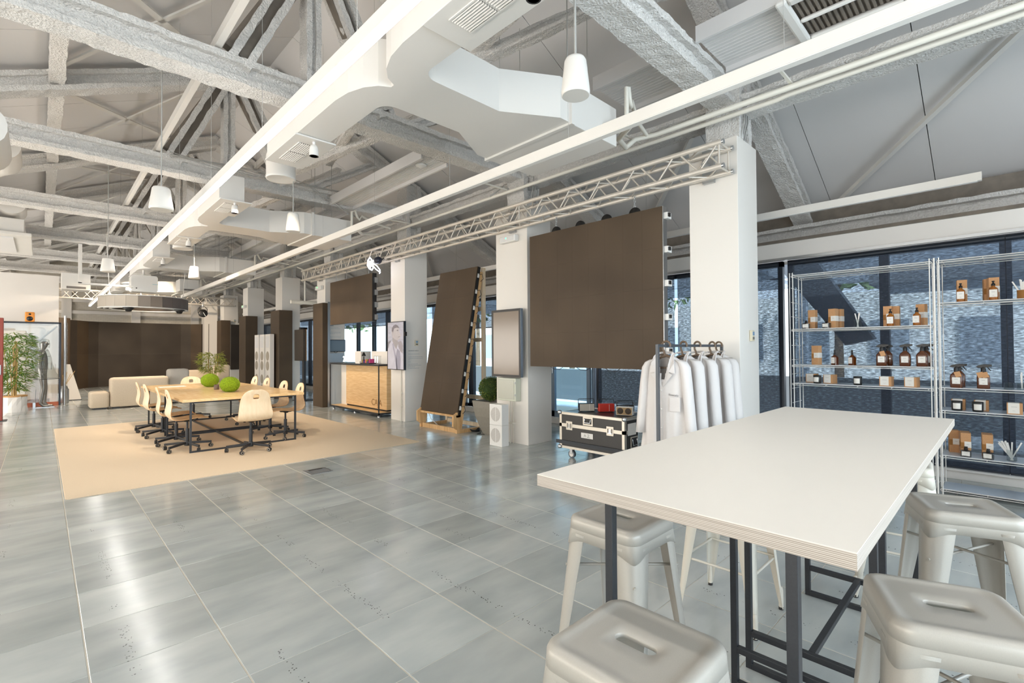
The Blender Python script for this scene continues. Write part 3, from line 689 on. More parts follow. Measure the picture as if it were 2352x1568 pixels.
# square box truss, four aluminium chords and zig-zag bracing
def box_truss(a, b, wdt, hgt, dirw, label, rc=.027, rb=.010, pitch=.46, cat='truss'):
    a = Vector(a); b = Vector(b); d = (b-a); L_ = d.length; d.normalize(); wv = Vector(dirw); up = Vector((0, 0, 1))
    t = thing('lighting_truss', label, cat, tuple(a))
    C = [a, a+wv*wdt, a+wv*wdt+up*hgt, a+up*hgt]
    for c in C: MB().tube(c, c+d*L_, rc, 12).build('chord', M_alu, t)
    m = MB(); n = int(L_/pitch)
    for q in range(4):
        c0, c1 = C[q], C[(q+1) % 4]
        for k in range(n):
            s0 = k*L_/n; s1 = (k+.5)*L_/n; s2 = (k+1)*L_/n
            if (k % 6) == 0: m.tube(c0+d*(s0+.03), c1+d*(s0+.03), rb, 6, cap=False)
            m.tube(c0+d*(s0+.04), c1+d*(s1), rb, 6, cap=False); m.tube(c1+d*s1, c0+d*(s2-.02), rb, 6, cap=False)
    for q in range(4): m.tube(C[q]+d*(L_-.05), C[(q+1) % 4]+d*(L_-.05), rb, 6, cap=False)
    m.build('bracing', M_alu, t, kind='stuff')
    m = MB()
    for c in C:
        for s in (0, L_): m.tube(c+d*(s-.02), c+d*(s+.02), rc*.98, 12)
    m.build('end_sleeve', M_chrome, t)
    return t
tr = box_truss((4.83, 1.95, 3.225), (4.83, 12.75, 3.225), .235, .24, (1, 0, 0), 'long aluminium box truss clamped across the column faces')
for y in (2.2, 5.2, 8.5, 12.2):
    MB().box(5.07, 5.118, y-.06, y+.06, 3.17, 3.52).box(4.98, 5.07, y-.03, y+.03, 3.33, 3.36).build('wall_bracket', M_steel, tr)
box_truss((-1.6, 21.2, 3.17), (5.45, 21.2, 3.17), .2, .28, (0, 1, 0), 'far aluminium ladder truss crossing the hall behind the ring', rc=.022, pitch=.5)

# hanging ring display
t = thing('hanging_ring', 'large hanging ring clad with grey led panels', 'ring lamp', (1.84, 15.0, 2.45))
def ring_mb(ro, ri, z0, z1, n=64, cx=1.84, cy_=15.0):
    m = MB(); R = []
    for r, z in ((ro, z0), (ro, z1), (ri, z1), (ri, z0)): R.append([(cx+r*math.cos(2*PI*i/n), cy_+r*math.sin(2*PI*i/n), z) for i in range(n)])
    R.append(R[0]); m.loft(R, smooth=False, cap=False); return m
ring_mb(.885, .66, 2.46, 2.72).build('inner_body', M_leddark, t)
M_ledw = mat('led_tile_warm_grey', '#A39A8E', .5); M_ledm = mat('led_tile_mid_grey', '#7C7268', .5); M_ledd = mat('led_tile_dark_grey', '#625B58', .5)
for k in range(24):   # facing tiles, each a separate module in one of three greys
    a0 = 2*PI*k/24+.002; a1 = 2*PI*(k+1)/24-.002
    deg = (math.degrees((a0+a1)/2) % 360)
    mt = M_ledw if 185 < deg < 262 else (M_ledm if 262 <= deg < 280 or deg < 20 else M_ledd)
    m = MB(); 
    v = [(1.84+r*math.cos(a), 15+r*math.sin(a), z) for z in (2.465, 2.715) for r in (.885, .9) for a in (a0, a1)]
    m.add(v, [(0, 1, 3, 2), (4, 6, 7, 5), (2, 3, 7, 6), (0, 4, 5, 1), (0, 2, 6, 4), (1, 5, 7, 3)]); m.build('led_tile', mt, t)
for r0, r1 in ((.905, .865), (.80, .775), (.69, .655)): ring_mb(r0, r1, 2.445, 2.46).build('rim', W_white, t)
ring_mb(.9, .66, 2.72, 2.735).build('top_cover', W_white, t)
for x, y in ((1.12, 14.5), (2.55, 14.5), (1.84, 15.8)):
    MB().tube((x, y, 2.73), (x*1.0+(-.06 if x < 1.5 else .08), y, 4.1), .008, 6).lathe([(.05, 0), (.03, .015), (.012, .05), (.01, .08)], (x, y, 2.735), 14).build('suspension', W_duct, t)
for k, (x, y) in enumerate(((1.45, 14.3), (2.45, 14.35))):
    p = thing('effect_lamp', 'small black moving lamp under the ring, ' + ('left one' if k == 0 else 'right one'), 'lamp', (x, y, 2.44), 0, 'lamps under the ring')
    MB().lathe([(.10, 0), (.11, -.015), (.07, -.05), (.055, -.09), (.02, -.1), (0, -.1)], (x, y, 2.44), 18).build('body', M_black, p)
    MB().tube((x-.11, y, 2.425), (x+.11, y, 2.425), .014).build('yoke', M_black, p)
# far gear on the ladder truss
t = thing('stage_lamp', 'round black stage lamp hanging from the far truss', 'lamp', (4.35, 21.2, 3.0))
MB().path([(4.2, 21.2, 2.83), (4.2, 21.2, 3.0), (4.27, 21.2, 3.08), (4.43, 21.2, 3.08), (4.5, 21.2, 3.0), (4.5, 21.2, 2.83)], .012, 6).build('yoke', M_black, t)
MB().lathe([(0, .12), (.09, .11), (.14, .02), (.15, -.1), (.12, -.12), (0, -.12)], (4.35, 21.2, 2.83), 20, axis='y').build('head', M_black, t)
MB().tube((4.35, 21.2, 3.08), (4.35, 21.2, 3.2), .02).build('clamp', M_steel, t)
MB().tube((4.35, 21.09, 2.86), (4.42, 21.05, 2.72), .012).build('lever', M_steel, t)
t = thing('projector', 'white ceiling projector hung above the ring', 'projector', (1.8, 14.7, 2.9))
m = MB(); m.loft([[(x, 14.55, z) for x, z, _ in rrect(.26, .2, .06, 5, 0, (1.78, 3.05))], [(x, 14.95, z) for x, z, _ in rrect(.26, .2, .06, 5, 0, (1.78, 3.05))]], smooth=False); m.build('body', W_white, t, bevel=.01)
MB().tube((1.78, 14.75, 3.25), (1.78, 14.75, 3.9), .025).build('mount_pole', W_duct, t)
MB().lathe([(.016, 0), (.016, -.01), (0, -.01)], (1.62, 14.548, 2.93), 12, axis='y').build('status_light', M_grille, t)
MB().box(1.93, 2.04, 14.545, 14.55, 3.04, 3.05).build('logo_strip', mat('pale_cyan', '#9CC8CE', .5), t)
for k, (x, y, z, s_) in enumerate(((-.1+.75, 17.2, 3.25, .24), (3.15, 17.0, 3.35, .2))):
    t = thing('ceiling_box', 'white square air outlet box ' + ('left of the ring' if k == 0 else 'right behind the projector'), 'air outlet', (x, y, z), 0, 'square outlet boxes')
    MB().box(x-s_*1.2, x+s_*1.2, y, y+.6, z-s_*.8, z+s_).build('casing', W_duct, t, bevel=.01)
    MB().box(x-s_*.8, x+s_*.8, y-.006, y, z-s_*.7, z-s_*.45).build('slot', M_grille, t)
t = thing('ceiling_vane', 'white hanging panel with pole above the left of the ring', 'bracket', (.85, 15, 3.2))
MB().box(.56, .62, 14, 14.1, 2.9, 3.75).box(.56, 1.5, 14, 14.1, 2.88, 2.92).build('angle_frame', W_duct, t)
# smoke detector on service panel, exit lights, cameras
t = thing('smoke_detector', 'round white smoke detector under the service panel', 'detector', (3.83, 5.75, 4.02))
MB().lathe([(0, -.035), (.03, -.035), (.05, -.02), (.075, -.015), (.08, 0)], (3.83, 5.75, 4.022), 20).build('dome', W_white, t)
for k, (x, y, z) in enumerate(((5.06, 5.26, 3.08), (5.06, 12.25, 3.0), (5.06, 18.65, 2.95))):
    t = thing('emergency_light', 'small white emergency light with green led ' + ['on the second column', 'on the fourth column', 'on the sixth column'][k], 'emergency light', (x, y, z), 0, 'emergency lights on columns')
    MB().box(x-.03, x+.055, y-.17, y+.17, z-.05, z+.05).build('housing', W_white, t, bevel=.012)
    MB().box(x-.034, x-.03, y-.14, y+.14, z-.035, z+.035).build('lens', W_roof, t)
    MB().lathe([(.01, 0), (.006, .008), (0, .009)], (x-.034, y+.02, z+.012), 10, axis='x').build('led', M_green, t)
# glowing white figurine light and camera on the truss
t = thing('neon_sculpture', 'glowing white outline sculpture hung on the truss', 'neon light', (4.75, 8.75, 3.1))
M_neon = mat('neon_white', '#FFFFFF', .4, emit=(.86, .88, 1, 1), estr=7)
MB().path([(4.75, 8.98, 3.28), (4.75, 9.06, 3.24), (4.75, 9.08, 3.14), (4.75, 9.03, 3.08), (4.75, 8.98, 3.05), (4.75, 8.90, 3.02), (4.75, 8.84, 3.06), (4.75, 8.86, 3.14), (4.75, 8.92, 3.24), (4.75, 8.98, 3.28)], .011, 8, closed=False).build('loop', M_neon, t)
MB().path([(4.75, 8.86, 3.10), (4.75, 8.74, 3.02), (4.75, 8.60, 2.95), (4.75, 8.57, 2.98), (4.75, 8.70, 3.08), (4.75, 8.84, 3.15)], .009, 8).path([(4.75, 8.58, 2.97), (4.75, 8.57, 2.93), (4.75, 8.60, 2.92)], .009, 8).path([(4.75, 9.0, 3.22), (4.75, 8.98, 3.1), (4.75, 8.95, 3.06)], .007, 6).build('tail', M_neon, t)
MB().lathe([(0, .04), (.04, .03), (.05, 0), (.04, -.04), (0, -.05)], (4.75, 8.95, 3.14), 14).build('core', mat('frosted_core', '#DDE2F2', .3, emit=(.8, .85, 1, 1), estr=1.2), t)
t = thing('truss_spotlight', 'small round dark spotlight clamped on the truss', 'spotlight', (4.76, 8.6, 3.17))
MB().lathe([(0, .075), (.05, .07), (.07, .03), (.072, -.03), (.055, -.07), (0, -.075)], (4.74, 8.64, 3.18), 20, axis='y').build('head', mat('dark_navy', '#23283B', .4), t)
MB().tube((4.78, 8.55, 3.18), (4.82, 8.5, 3.25), .008).build('clamp', M_black, t)

# ================================================================== LED SCREENS
def led_panel(t, x, y0, y1, z0, z1, cols, rows, m=M_led, face=-1):
    """grid of separate led modules set in the plane x"""
    g = .0003
    for i in range(cols):
        for j in range(rows):
            ya = y0+(y1-y0)*i/cols; yb = y0+(y1-y0)*(i+1)/cols; za = z0+(z1-z0)*j/rows; zb = z0+(z1-z0)*(j+1)/rows
            d = random.uniform(0, .0002)
            MB().box(x+(-.012-d if face < 0 else 0), x+(0 if face < 0 else .012+d), ya+g, yb-g, za+g, zb-g).build('led_module', m, t)
bl = thing('hanging_led_screen', 'large brown led screen hanging from the truss by chains', 'led screen', (5.05, 3.7, 1.17))
led_panel(bl, 4.985, 2.68, 4.73, 1.17, 3.01, 8, 4)
MB().box(4.985, 5.06, 2.68, 4.73, 1.17, 3.01).build('cabinet', M_black, bl)
MB().box(4.978, 5.065, 2.672, 2.682, 1.17, 3.012).build('edge_trim', M_steel, bl); MB().box(4.986, 5.065, 4.728, 4.736, 1.17, 3.012).build('edge_trim', M_steel, bl)
for k in range(5):
    z = 1.35+k*.38
    MB().box(5.0, 5.09, 2.63, 2.674, z, z+.07).build('side_latch', W_white, bl); MB().box(5.01, 5.05, 2.615, 2.65, z+.02, z+.06).build('latch_hook', M_black, bl)
for k, y in enumerate((4.28, 3.87, 3.46, 3.06)):
    MB().lathe([(0, .012), (.075, .012), (.075, -.012), (0, -.012)], (5.03, y, 3.01), 20, axis='x').build('hanging_lug', M_black, bl)
for y in (4.28, 3.06):
    m = MB()
    for q in range(4):
        z = 3.10+q*.032; pl = [(5.03+(.011*math.cos(a) if q % 2 else 0), y+(0 if q % 2 else .011*math.cos(a)), z+.02*math.sin(a)) for a in [2*PI*i/8 for i in range(8)]]
        m.path(pl, .0035, 5, closed=True)
    m.build('chain', M_steel, bl)
for y in (3.4, 3.85, 4.3): MB().path([(5.03, y-.12, 1.17), (5.03, y-.06, 1.135), (5.03, y+.04, 1.14), (5.03, y+.1, 1.17)], .004, 5).build('cable_loop', M_black, bl)
t = thing('hanging_led_screen', 'smaller dark led screen hanging above the wooden counter', 'led screen', (5.0, 10.3, 2.0))
led_panel(t, 4.97, 9.28, 11.33, 2.02, 3.03, 4, 2)
MB().box(4.97, 5.05, 9.28, 11.33, 2.02, 3.03).box(4.965, 5.055, 9.27, 9.28, 2.02, 3.03).build('cabinet', M_black, t)
for k in range(4): MB().box(5.0, 5.07, 9.24, 9.272, 2.05+k*.26, 2.16+k*.26).build('side_latch', M_steel, t)
for y in (9.5, 10.55, 11.1): MB().tube((5.0, y, 3.03), (5.0, y, 3.22), .006, 6).build('hanger', M_steel, t)

# leaning panel on its timber stand
ln = thing('leaning_led_panel', 'tall brown led panel leaning back on a pine stand', 'led screen', (5.1, 7.0, 0))
a = Vector((5.02, 0, .31)); bdir = Vector((.46, 0, 2.54)).normalized(); nrm = Vector((-bdir.z, 0, bdir.x)); LP = 2.6
for j in range(5):
    for i in range(2):
        c = a + bdir*(LP*(j+.5)/5) + nrm*.006; c.y = 6.47+.275+.55*i
        MB().obox(c, (0, .2745, 0), bdir*(LP/10-.0006), nrm*.007).build('led_module', M_led, ln)
c = a+bdir*LP/2-nrm*.03; c.y = 7.02
MB().obox(c, (0, .555, 0), bdir*LP/2, nrm*.028).build('cabinet', M_black, ln)
for k in range(9):
    c = a+bdir*(.12+k*.29)-nrm*.03; y = 6.462
    MB().obox((c.x, y, c.z), (0, .006, 0), bdir*.035, nrm*.018).build('side_latch', W_white, ln)
    MB().path([(c.x, y, c.z+.02), (c.x+.06, y-.03, c.z+.03), (c.x+.09, y-.03, c.z-.05), (c.x+.04, y-.01, c.z-.10)], .005, 5).build('link_cable', M_black_cable, ln)
st = thing('pine_stand', 'pine timber a-frame stand holding the leaning led panel', 'stand', (5.2, 7.0, 0))
for y in (6.49, 7.56):
    MB().obox(Vector((4.975, y, 0))+bdir*1.42-nrm*.085, (0, .024, 0), bdir*1.42, nrm*.03).build('front_rail', M_pine, st)
    MB().bar((5.62, y, .0), (5.62, y, 2.86), .045, .07).build('back_post', M_pinel, st)
    MB().box(5.0, 5.62, y-.022, y+.022, 0, .06).build('foot_rail', M_pine, st)
    MB().prism([(4.93, .12), (4.93, .30), (5.03, .36), (5.10, .36), (5.10, .10), (5.02, .05)], y-.02, y+.02, 'y').build('shoulder_bracket', M_pine, st)
MB().box(5.03, 5.075, 6.49, 7.56, 0, .075).build('bottom_rail', M_pine, st)
MB().box(4.99, 5.10, 6.47, 7.58, .27, .305).build('ledge', M_pine, st)
for z in (.03, .52, 1.55, 2.1): MB().box(5.60, 5.645, 6.5, 7.56, z, z+.07).build('cross_rail', M_pinel, st)
t = thing('cable_coil', 'coil of black cable on the floor behind the pine stand', 'cable', (5.35, 6.4, 0))
m = MB()
for k in range(5): m.path([(5.36+(.06+.012*k)*math.cos(q*.8), 6.42+(.08+.01*k)*math.sin(q*.8+.1*k), .012+.008*k) for q in range(9)], .008, 6)
m.path([(5.4, 6.35, .008), (5.3, 6.2, .008), (5.2, 6.18, .008), (5.25, 6.05, .008)], .006, 5); m.build('cord', M_black_cable, t)
MB().path([(5.06, 7.4, .3), (5.1, 7.36, .15), (5.2, 7.25, .02), (5.35, 7.1, .008), (5.6, 6.95, .008)], .006, 6).build('white_cord', W_white, t)

# clad columns and slim led totems
def totem(x0, x1, y0, y1, z1, label):
    t = thing('led_column', label, 'led screen', (x0, y0, 0), 0, 'led clad columns')
    MB().box(x0+.004, x1, y0+.004, y1, 0, z1).build('core', M_black, t)
    for j in range(5):
        za, zb = z1*j/5+.001, z1*(j+1)/5-.001
        MB().box(x0-.004, x0+.004, y0, y1, za, zb).build('led_module', M_led, t); MB().box(x0+.001, x1, y0-.004, y0+.004, za, zb).build('led_module', M_led, t)
    return t
totem(4.98, 5.0+.1, 11.82, 12.4, 2.59, 'tall brown led panel in front of the fourth column')
MB().box(5.1, 5.16, 11.80, 12.42, 0, 2.62).build('edge_profile', M_steel, [o for o in bpy.data.objects if o.name.startswith('led_column')][0])
totem(4.98, 5.35, 14.86, 15.6, 2.6, 'brown led cladding around the fifth column')
totem(4.98, 5.35, 18.1, 18.85, 2.6, 'brown led cladding around the sixth column')
totem(4.98, 5.3, 21.25, 21.85, 2.6, 'brown led cladding around the seventh column')
# curved far screen wall
t = thing('led_video_wall', 'wide dark led video wall closing the far end', 'led screen', (3, 25, 0))
P = [(.62, 24.2), (.95, 24.6), (1.3, 25.1), (1.62, 25.3), (3.0, 25.45), (4.4, 25.45), (4.75, 25.3), (5.1, 25.0), (5.3, 24.6)]
for k in range(len(P)-1):
    (xa, ya), (xb, yb) = P[k], P[k+1]; nseg = 2 if abs(xb-xa) > 1 else 1
    for q in range(nseg):
        ax, ay = xa+(xb-xa)*q/nseg, ya+(yb-ya)*q/nseg; bx, by = xa+(xb-xa)*(q+1)/nseg, ya+(yb-ya)*(q+1)/nseg
        for j in range(2):
            MB().bar((ax, ay, 0), (bx, by, 0), .04, 1.2995, mi=0).build('led_module', M_led if (k in (1, 6)) else M_leddark, t).location.z += .65+1.3*j
cyl = thing('led_pillar', 'rounded brown led pillar left of the far video wall', 'led screen', (.62, 23.1, 0))
m = MB(); R0 = []
pp = [(.45+.28*math.cos(math.radians(a_)), 23.2+.28*math.sin(math.radians(a_))) for a_ in range(-150, 31, 15)]+[(.3, 23.5)]
m.prism(pp, 0, 2.6, 'z'); m.build('curved_face', M_led, cyl)
# white line array cabinets
for k, x in enumerate((4.80, 4.80, 4.80)):
    y = 16.13-k*.51; t = thing('line_array_speaker', ['first', 'second', 'third'][k]+' tall cream speaker tower behind the fifth column, counted from the left', 'speaker', (x+.06, y+.2, 0), 0, 'cream speaker towers')
    MB().box(x, x+.12, y, y+.40, 0, 1.90).build('cabinet', W_wallc, t, bevel=.006)
    for z in (.25, .55, .96, 1.25):
        MB().lathe([(0, -.006), (.115, -.006), (.135, -.003), (.14, .0)], (x, y+.20, z), 24, axis='x').build('driver_grille', mat('driver_cloth_%d%d' % (k, int(z*100)), '#A99F90', .8), t)
    MB().box(x-.004, x, y+.06, y+.34, 1.5, 1.84).build('horn', W_roof, t)
t = thing('leaning_screen', 'dark flat screen on a pale stand between the sixth and seventh columns', 'screen', (5.1, 20, 0))
MB().obox((5.14, 20.0, 1.55), (.15, .02, 0), (-.006, .02, 0), (.0, 0, .83)).build('screen', M_leddark, t); MB().box(5.0, 5.3, 20.02, 20.2, 0, .75).build('stand_body', W_wallc, t); MB().box(5.1, 5.2, 20.03, 20.06, .7, 2.3).build('bracket', M_black, t)
t = thing('display_stand', 'dark double sided display on a slim floor stand', 'screen', (5.3, 13.9, 0))
MB().obox((5.22, 13.93, 1.56), (.02, .38, 0), (.03, -.002, 0), (0, 0, .44)).build('display', M_leddark, t); MB().box(5.252, 5.262, 13.56, 14.3, 1.12, 2.0).build('bezel', M_brass, t)
MB().box(5.30, 5.36, 13.85, 13.97, .0, 2.05).build('pole', M_blkframe, t); MB().box(5.1, 5.6, 13.65, 14.15, 0, .015).build('base_plate', M_blkframe, t); MB().box(5.2, 5.4, 13.85, 13.95, 2.0, 2.06).build('bracket', M_black, t)
t = thing('ceiling_pipe', 'thick white pipe with drop crossing by the fourth column', 'pipe', (5, 13, 2.7))
MB().tube((4.64, 13.0, 2.68), (5.4, 13.0, 2.68), .05, 14).tube((5.0, 13.0, 2.68), (5.0, 13.0, 3.5), .02, 8).path([(5.0, 13, 3.4), (4.95, 13, 3.55), (4.8, 13, 3.6)], .02, 8).build('pipe', W_pipe, t)
# ================================================================== HIGH TABLE AND STOOLS
ht = thing('high_table', 'high white topped table with plywood edge and black steel legs', 'table', (2.17, .58, 0))
TX0, TX1, TY0, TY1 = 1.04, 3.30, .192, .965
MB().box(TX0, TX1, TY0, TY1, 1.0495, 1.051).build('laminate_top', M_tab, ht)
MB().box(TX0, TX1, TY0, TY1, 1.018, 1.0495).build('plywood_core', M_plyedge, ht)
for xa, xb in ((1.2, 2.10), (2.26, 3.16)):
    for x in (xa, xb):
        for y in (.34, .82): MB().box(x-.0125, x+.0125, y-.0125, y+.0125, 0, 1.018).build('leg', M_blkframe, ht, bevel=.0015)
        for z in (.0125, .155): MB().box(x-.0125, x+.0125, .3525, .8075, z-.0125, z+.0125).build('rung', M_blkframe, ht, bevel=.0015)
        MB().box(x-.0125, x+.0125, .3525, .8075, .993, 1.018).build('top_rail', M_blkframe, ht)
    MB().box(xa+.0125, xb-.0125, .58-.0125, .58+.0125, .1425, .1675).build('stretcher', M_blkframe, ht, bevel=.0015)

def make_stool(m, label):
    t = thing('metal_stool', label, 'stool', (0, 0, 0)); H = .76
    # seat: slot, dished top, rolled rim and skirt
    N = 48
    def ring(hx, hy, r, z):
        base = rrect(hx, hy, min(r, hx-.0005, hy-.0005), 11, z); return base
    rings = [ring(.017, .050, .0165, H-.012), ring(.017, .050, .0165, H-.004), ring(.0185, .0515, .018, H-.002), ring(.06, .075, .03, H-.0025), ring(.105, .105, .025, H-.0025), ring(.122, .122, .025, H-.0015), ring(.126, .126, .028, H+.001),
             ring(.140, .140, .036, H+.001), ring(.149, .149, .042, H-.004), ring(.1535, .1535, .045, H-.014), ring(.156, .156, .047, H-.045), ring(.1545, .1545, .046, H-.0455), ring(.150, .150, .043, H-.014), ring(.06, .075, .03, H-.0065), ring(.019, .052, .018, H-.007), ring(.017, .050, .0165, H-.012)]
    mb = MB(); mb.loft(rings, smooth=True, cap=False); mb.build('seat', m, t)
    # apron band below the skirt, arched between the legs
    mb = MB(); 
    def apron(u, z): return .152+(H-.04-z)*.10
    n = 48; top = []; low = []
    P0 = rrect(1, 1, .28, 11)
    for i, (x, y, _) in enumerate(P0):
        s = min(abs(x), abs(y))         # 0 mid-side, ->.72.. at corner
        e = max(0, min(1, (abs(min(abs(x), abs(y))))))
        zl = H-.078 - .10*max(0, (e-.50)/.5)**2*1.0
        h0 = .1545; h1 = .1545+(H-.045-zl)*.12
        top.append((x*h0, y*h0, H-.043)); low.append((x*h1, y*h1, zl))
    # resample sides so the arch shows
    def resample(L_):
        out = []
        for i in range(len(L_)):
            a = Vector(L_[i]); b = Vector(L_[(i+1) % len(L_)]); k = 10 if (b-a).length > .08 else 1
            out += [a.lerp(b, q/k) for q in range(k)]
        return out
    T = resample(top); Bq = resample(low); Bl = []
    for p, q in zip(T, Bq):
        e = min(abs(p.x), abs(p.y))/.1545; zl = H-.082-.035*max(0, (e-.45)/.55)**1.6; k_ = (.1545+(H-.043-zl)*.12)/.1545
        Bl.append(Vector((p.x*k_, p.y*k_, zl)))
    I1 = [Vector((p.x*.982, p.y*.982, p.z)) for p in Bl]; I2 = [Vector((p.x*.975, p.y*.975, p.z)) for p in T]
    mb.loft([T, Bl, I1, I2, T], smooth=True, cap=False); mb.build('apron', m, t)
    # legs: tapering rounded channels, open to the inside
    for sx, sy in ((1, 1), (-1, 1), (-1, -1), (1, -1)):
        mb = MB(); R = []; K = 12
        for k in range(K+1):
            f = k/K; z = (H-.06)*(1-f)+.006*f
            c = .157+.048*f; wv = .078*(1-f)**.85*(1-.08)+.020; rr = min(.045*(1-f)+.010, wv*.8)
            pts = [(-wv, 0)]; 
            for q in range(7):
                a = PI/2-PI/2*q/6; pts.append((-rr+rr*math.cos(a), -rr+rr*math.sin(a)))
            pts.append((0, -wv))
            inn = [(p[0]-.0025*(1 if i > 3 else .4), p[1]-.0025*(1 if i < 5 else .4)) for i, p in enumerate(pts)]
            loop = pts+inn[::-1]
            R.append([(sx*(c+p[0]), sy*(c+p[1]), z) for p in loop])
        mb.loft(R, smooth=True); lg = mb.build('leg', m, t, fixn=True)
        mb = MB(); cx, cy_ = sx*(.205-.012), sy*(.205-.012); mb.lathe([(.0115, .012), (.012, .10), (.008, .12), (0, .12)], (cx, cy_, 0), 12); mb.build('foot_sleeve', m, lg)
        MB().lathe([(.0125, 0), (.0125, .014), (0, .014)], (cx, cy_, 0), 12).build('rubber_foot', M_rubber, lg)
    q = .156
    MB().tube((-q, -q, .575), (q, q, .575), .0055, 8).build('cross_brace', m, t); MB().tube((-q, q, .567), (q, -q, .567), .0055, 8).build('cross_brace', m, t)
    q = .174
    for a, b in (((-q, -q), (q, -q)), ((q, -q), (q, q)), ((q, q), (-q, q)), ((-q, q), (-q, -q))):
        MB().tube((a[0], a[1], .285), (b[0], b[1], .285), .0065, 8).build('footrest', m, t)
    return t
s0 = make_stool(M_stool, 'silver metal stool nearest the viewer, in front of the table end'); s0['group'] = 'metal bar stools'
s0.location = (.955, .59, 0)
dup(s0, (1.645, 1.075, 0), 0, 'silver metal stool behind the table end, left of the black legs')
dup(s0, (1.655, .115, 0), math.radians(22), 'large silver metal stool right of the table corner, partly out of frame')
dup(s0, (2.745, .145, 0), math.radians(21), 'silver metal stool on the right side, second from the corner')
s1 = make_stool(M_stoolw, 'cream metal stool under the far left side of the table'); s1['group'] = 'metal bar stools'
s1.location = (2.685, 1.07, 0)
dup(s1, (3.53, .45, 0), math.radians(6), 'pale metal stool at the far end of the table by the shelving')

# ================================================================== RUG AND MEETING TABLE
rg = MB(); R0 = rrect(2.0, 2.95, .05, 4, 0.001, (2.17, 9.24)); R1 = rrect(2.0, 2.95, .05, 4, .0075, (2.17, 9.24)); R2 = rrect(1.995, 2.945, .05, 4, .009, (2.17, 9.24))
rg.loft([R0, R1, R2], smooth=False); tag(rg.build('rug', M_rug, fixn=True), 'large beige rectangular rug under the meeting table', 'rug')
mt_ = thing('meeting_table', 'long light wood meeting table on black loop legs', 'table', (2.18, 9.7, .009))
ya, yb = 7.80, 11.62
for q, (x0, x1) in enumerate(((1.37, 2.178), (2.182, 2.99))):
    for y0, y1 in ((ya, 9.70), (9.704, yb)):
        MB().box(x0, x1, y0, y1, .715, .75).build('top_panel', M_tabw, mt_, bevel=.002)
for xr in (1.48, 2.88):
    for y in (7.88, 9.60, 9.78, 11.5): MB().box(xr-.0125, xr+.0125, y-.0125, y+.0125, .009, .715).build('leg', M_blkframe, mt_)
for y in (7.88, 9.60, 9.78, 11.5): MB().box(1.4925, 2.8675, y-.0125, y+.0125, .009, .033).box(1.4925, 2.8675, y-.0125, y+.0125, .69, .715).build('cross_bar', M_blkframe, mt_)
for y0, y1 in ((7.89, 9.59), (9.79, 11.49)): MB().box(2.17, 2.195, y0, y1, .009, .033).build('stretcher', M_blkframe, mt_)
rnd = random.Random(11)
M_moss = mat('moss_lime', '#7E9A0E', .9, nscale=60, namt=.35, bump=1, bscale=80, bdist=.02); M_moss2 = mat('moss_lime_light', '#A3BE1C', .8)
def moss(x, y, r, label):
    t = thing('moss_ball', label, 'moss ball', (x, y, .75), 0, 'moss balls on the meeting table')
    m = MB(); c = Vector((x, y, .75+r*.86)); rings = []
    for i in range(1, 14):
        th = PI*i/14; rings.append([(c.x+r*math.sin(th)*math.cos(2*PI*k/24)*(1+rnd.uniform(-.02, .02)), c.y+r*math.sin(th)*math.sin(2*PI*k/24), max(.751, c.z+r*.88*math.cos(th))) for k in range(24)])
    m.loft(rings); m.build('moss_body', M_moss, t)
    m = MB()
    for q in range(2600):
        d = Vector((rnd.gauss(0, 1), rnd.gauss(0, 1), rnd.gauss(0, 1))).normalized(); p = c+Vector((d.x*r, d.y*r, d.z*r*.88))
        if p.z < .757: continue
        e = (d+Vector((rnd.uniform(-.6, .6), rnd.uniform(-.6, .6), rnd.uniform(-.3, .8)))).normalized(); s = e.orthogonal().normalized()
        m.add([p-s*.0025, p+s*.0025, p+e*rnd.uniform(.008, .017)], [(0, 1, 2)], rnd.choice((0, 1)))
    m.build('moss_tufts', [M_moss, M_moss2], t, kind='stuff')
moss(2.19, 8.80, .138, 'lime green moss ball, the nearer and larger on the table')
moss(2.235, 10.30, .140, 'lime green moss ball, the farther on the table')
t = thing('pencil_cup', 'small dark brown cylindrical cup between the moss balls', 'cup', (2.16, 9.5, .75))
MB().lathe([(0, .002), (.038, 0), (.04, .005), (.04, .085), (.037, .085), (.036, .01), (0, .01)], (2.16, 9.5, .7505), 24).build('cup_body', mat('dark_walnut', '#59473C', .5), t)
tag(MB().box(1.55, 1.95, 10.75, 11.0, .7505, .7545).build('paper_sheet', W_white), 'white sheets of paper lying at the far left of the table', 'paper')

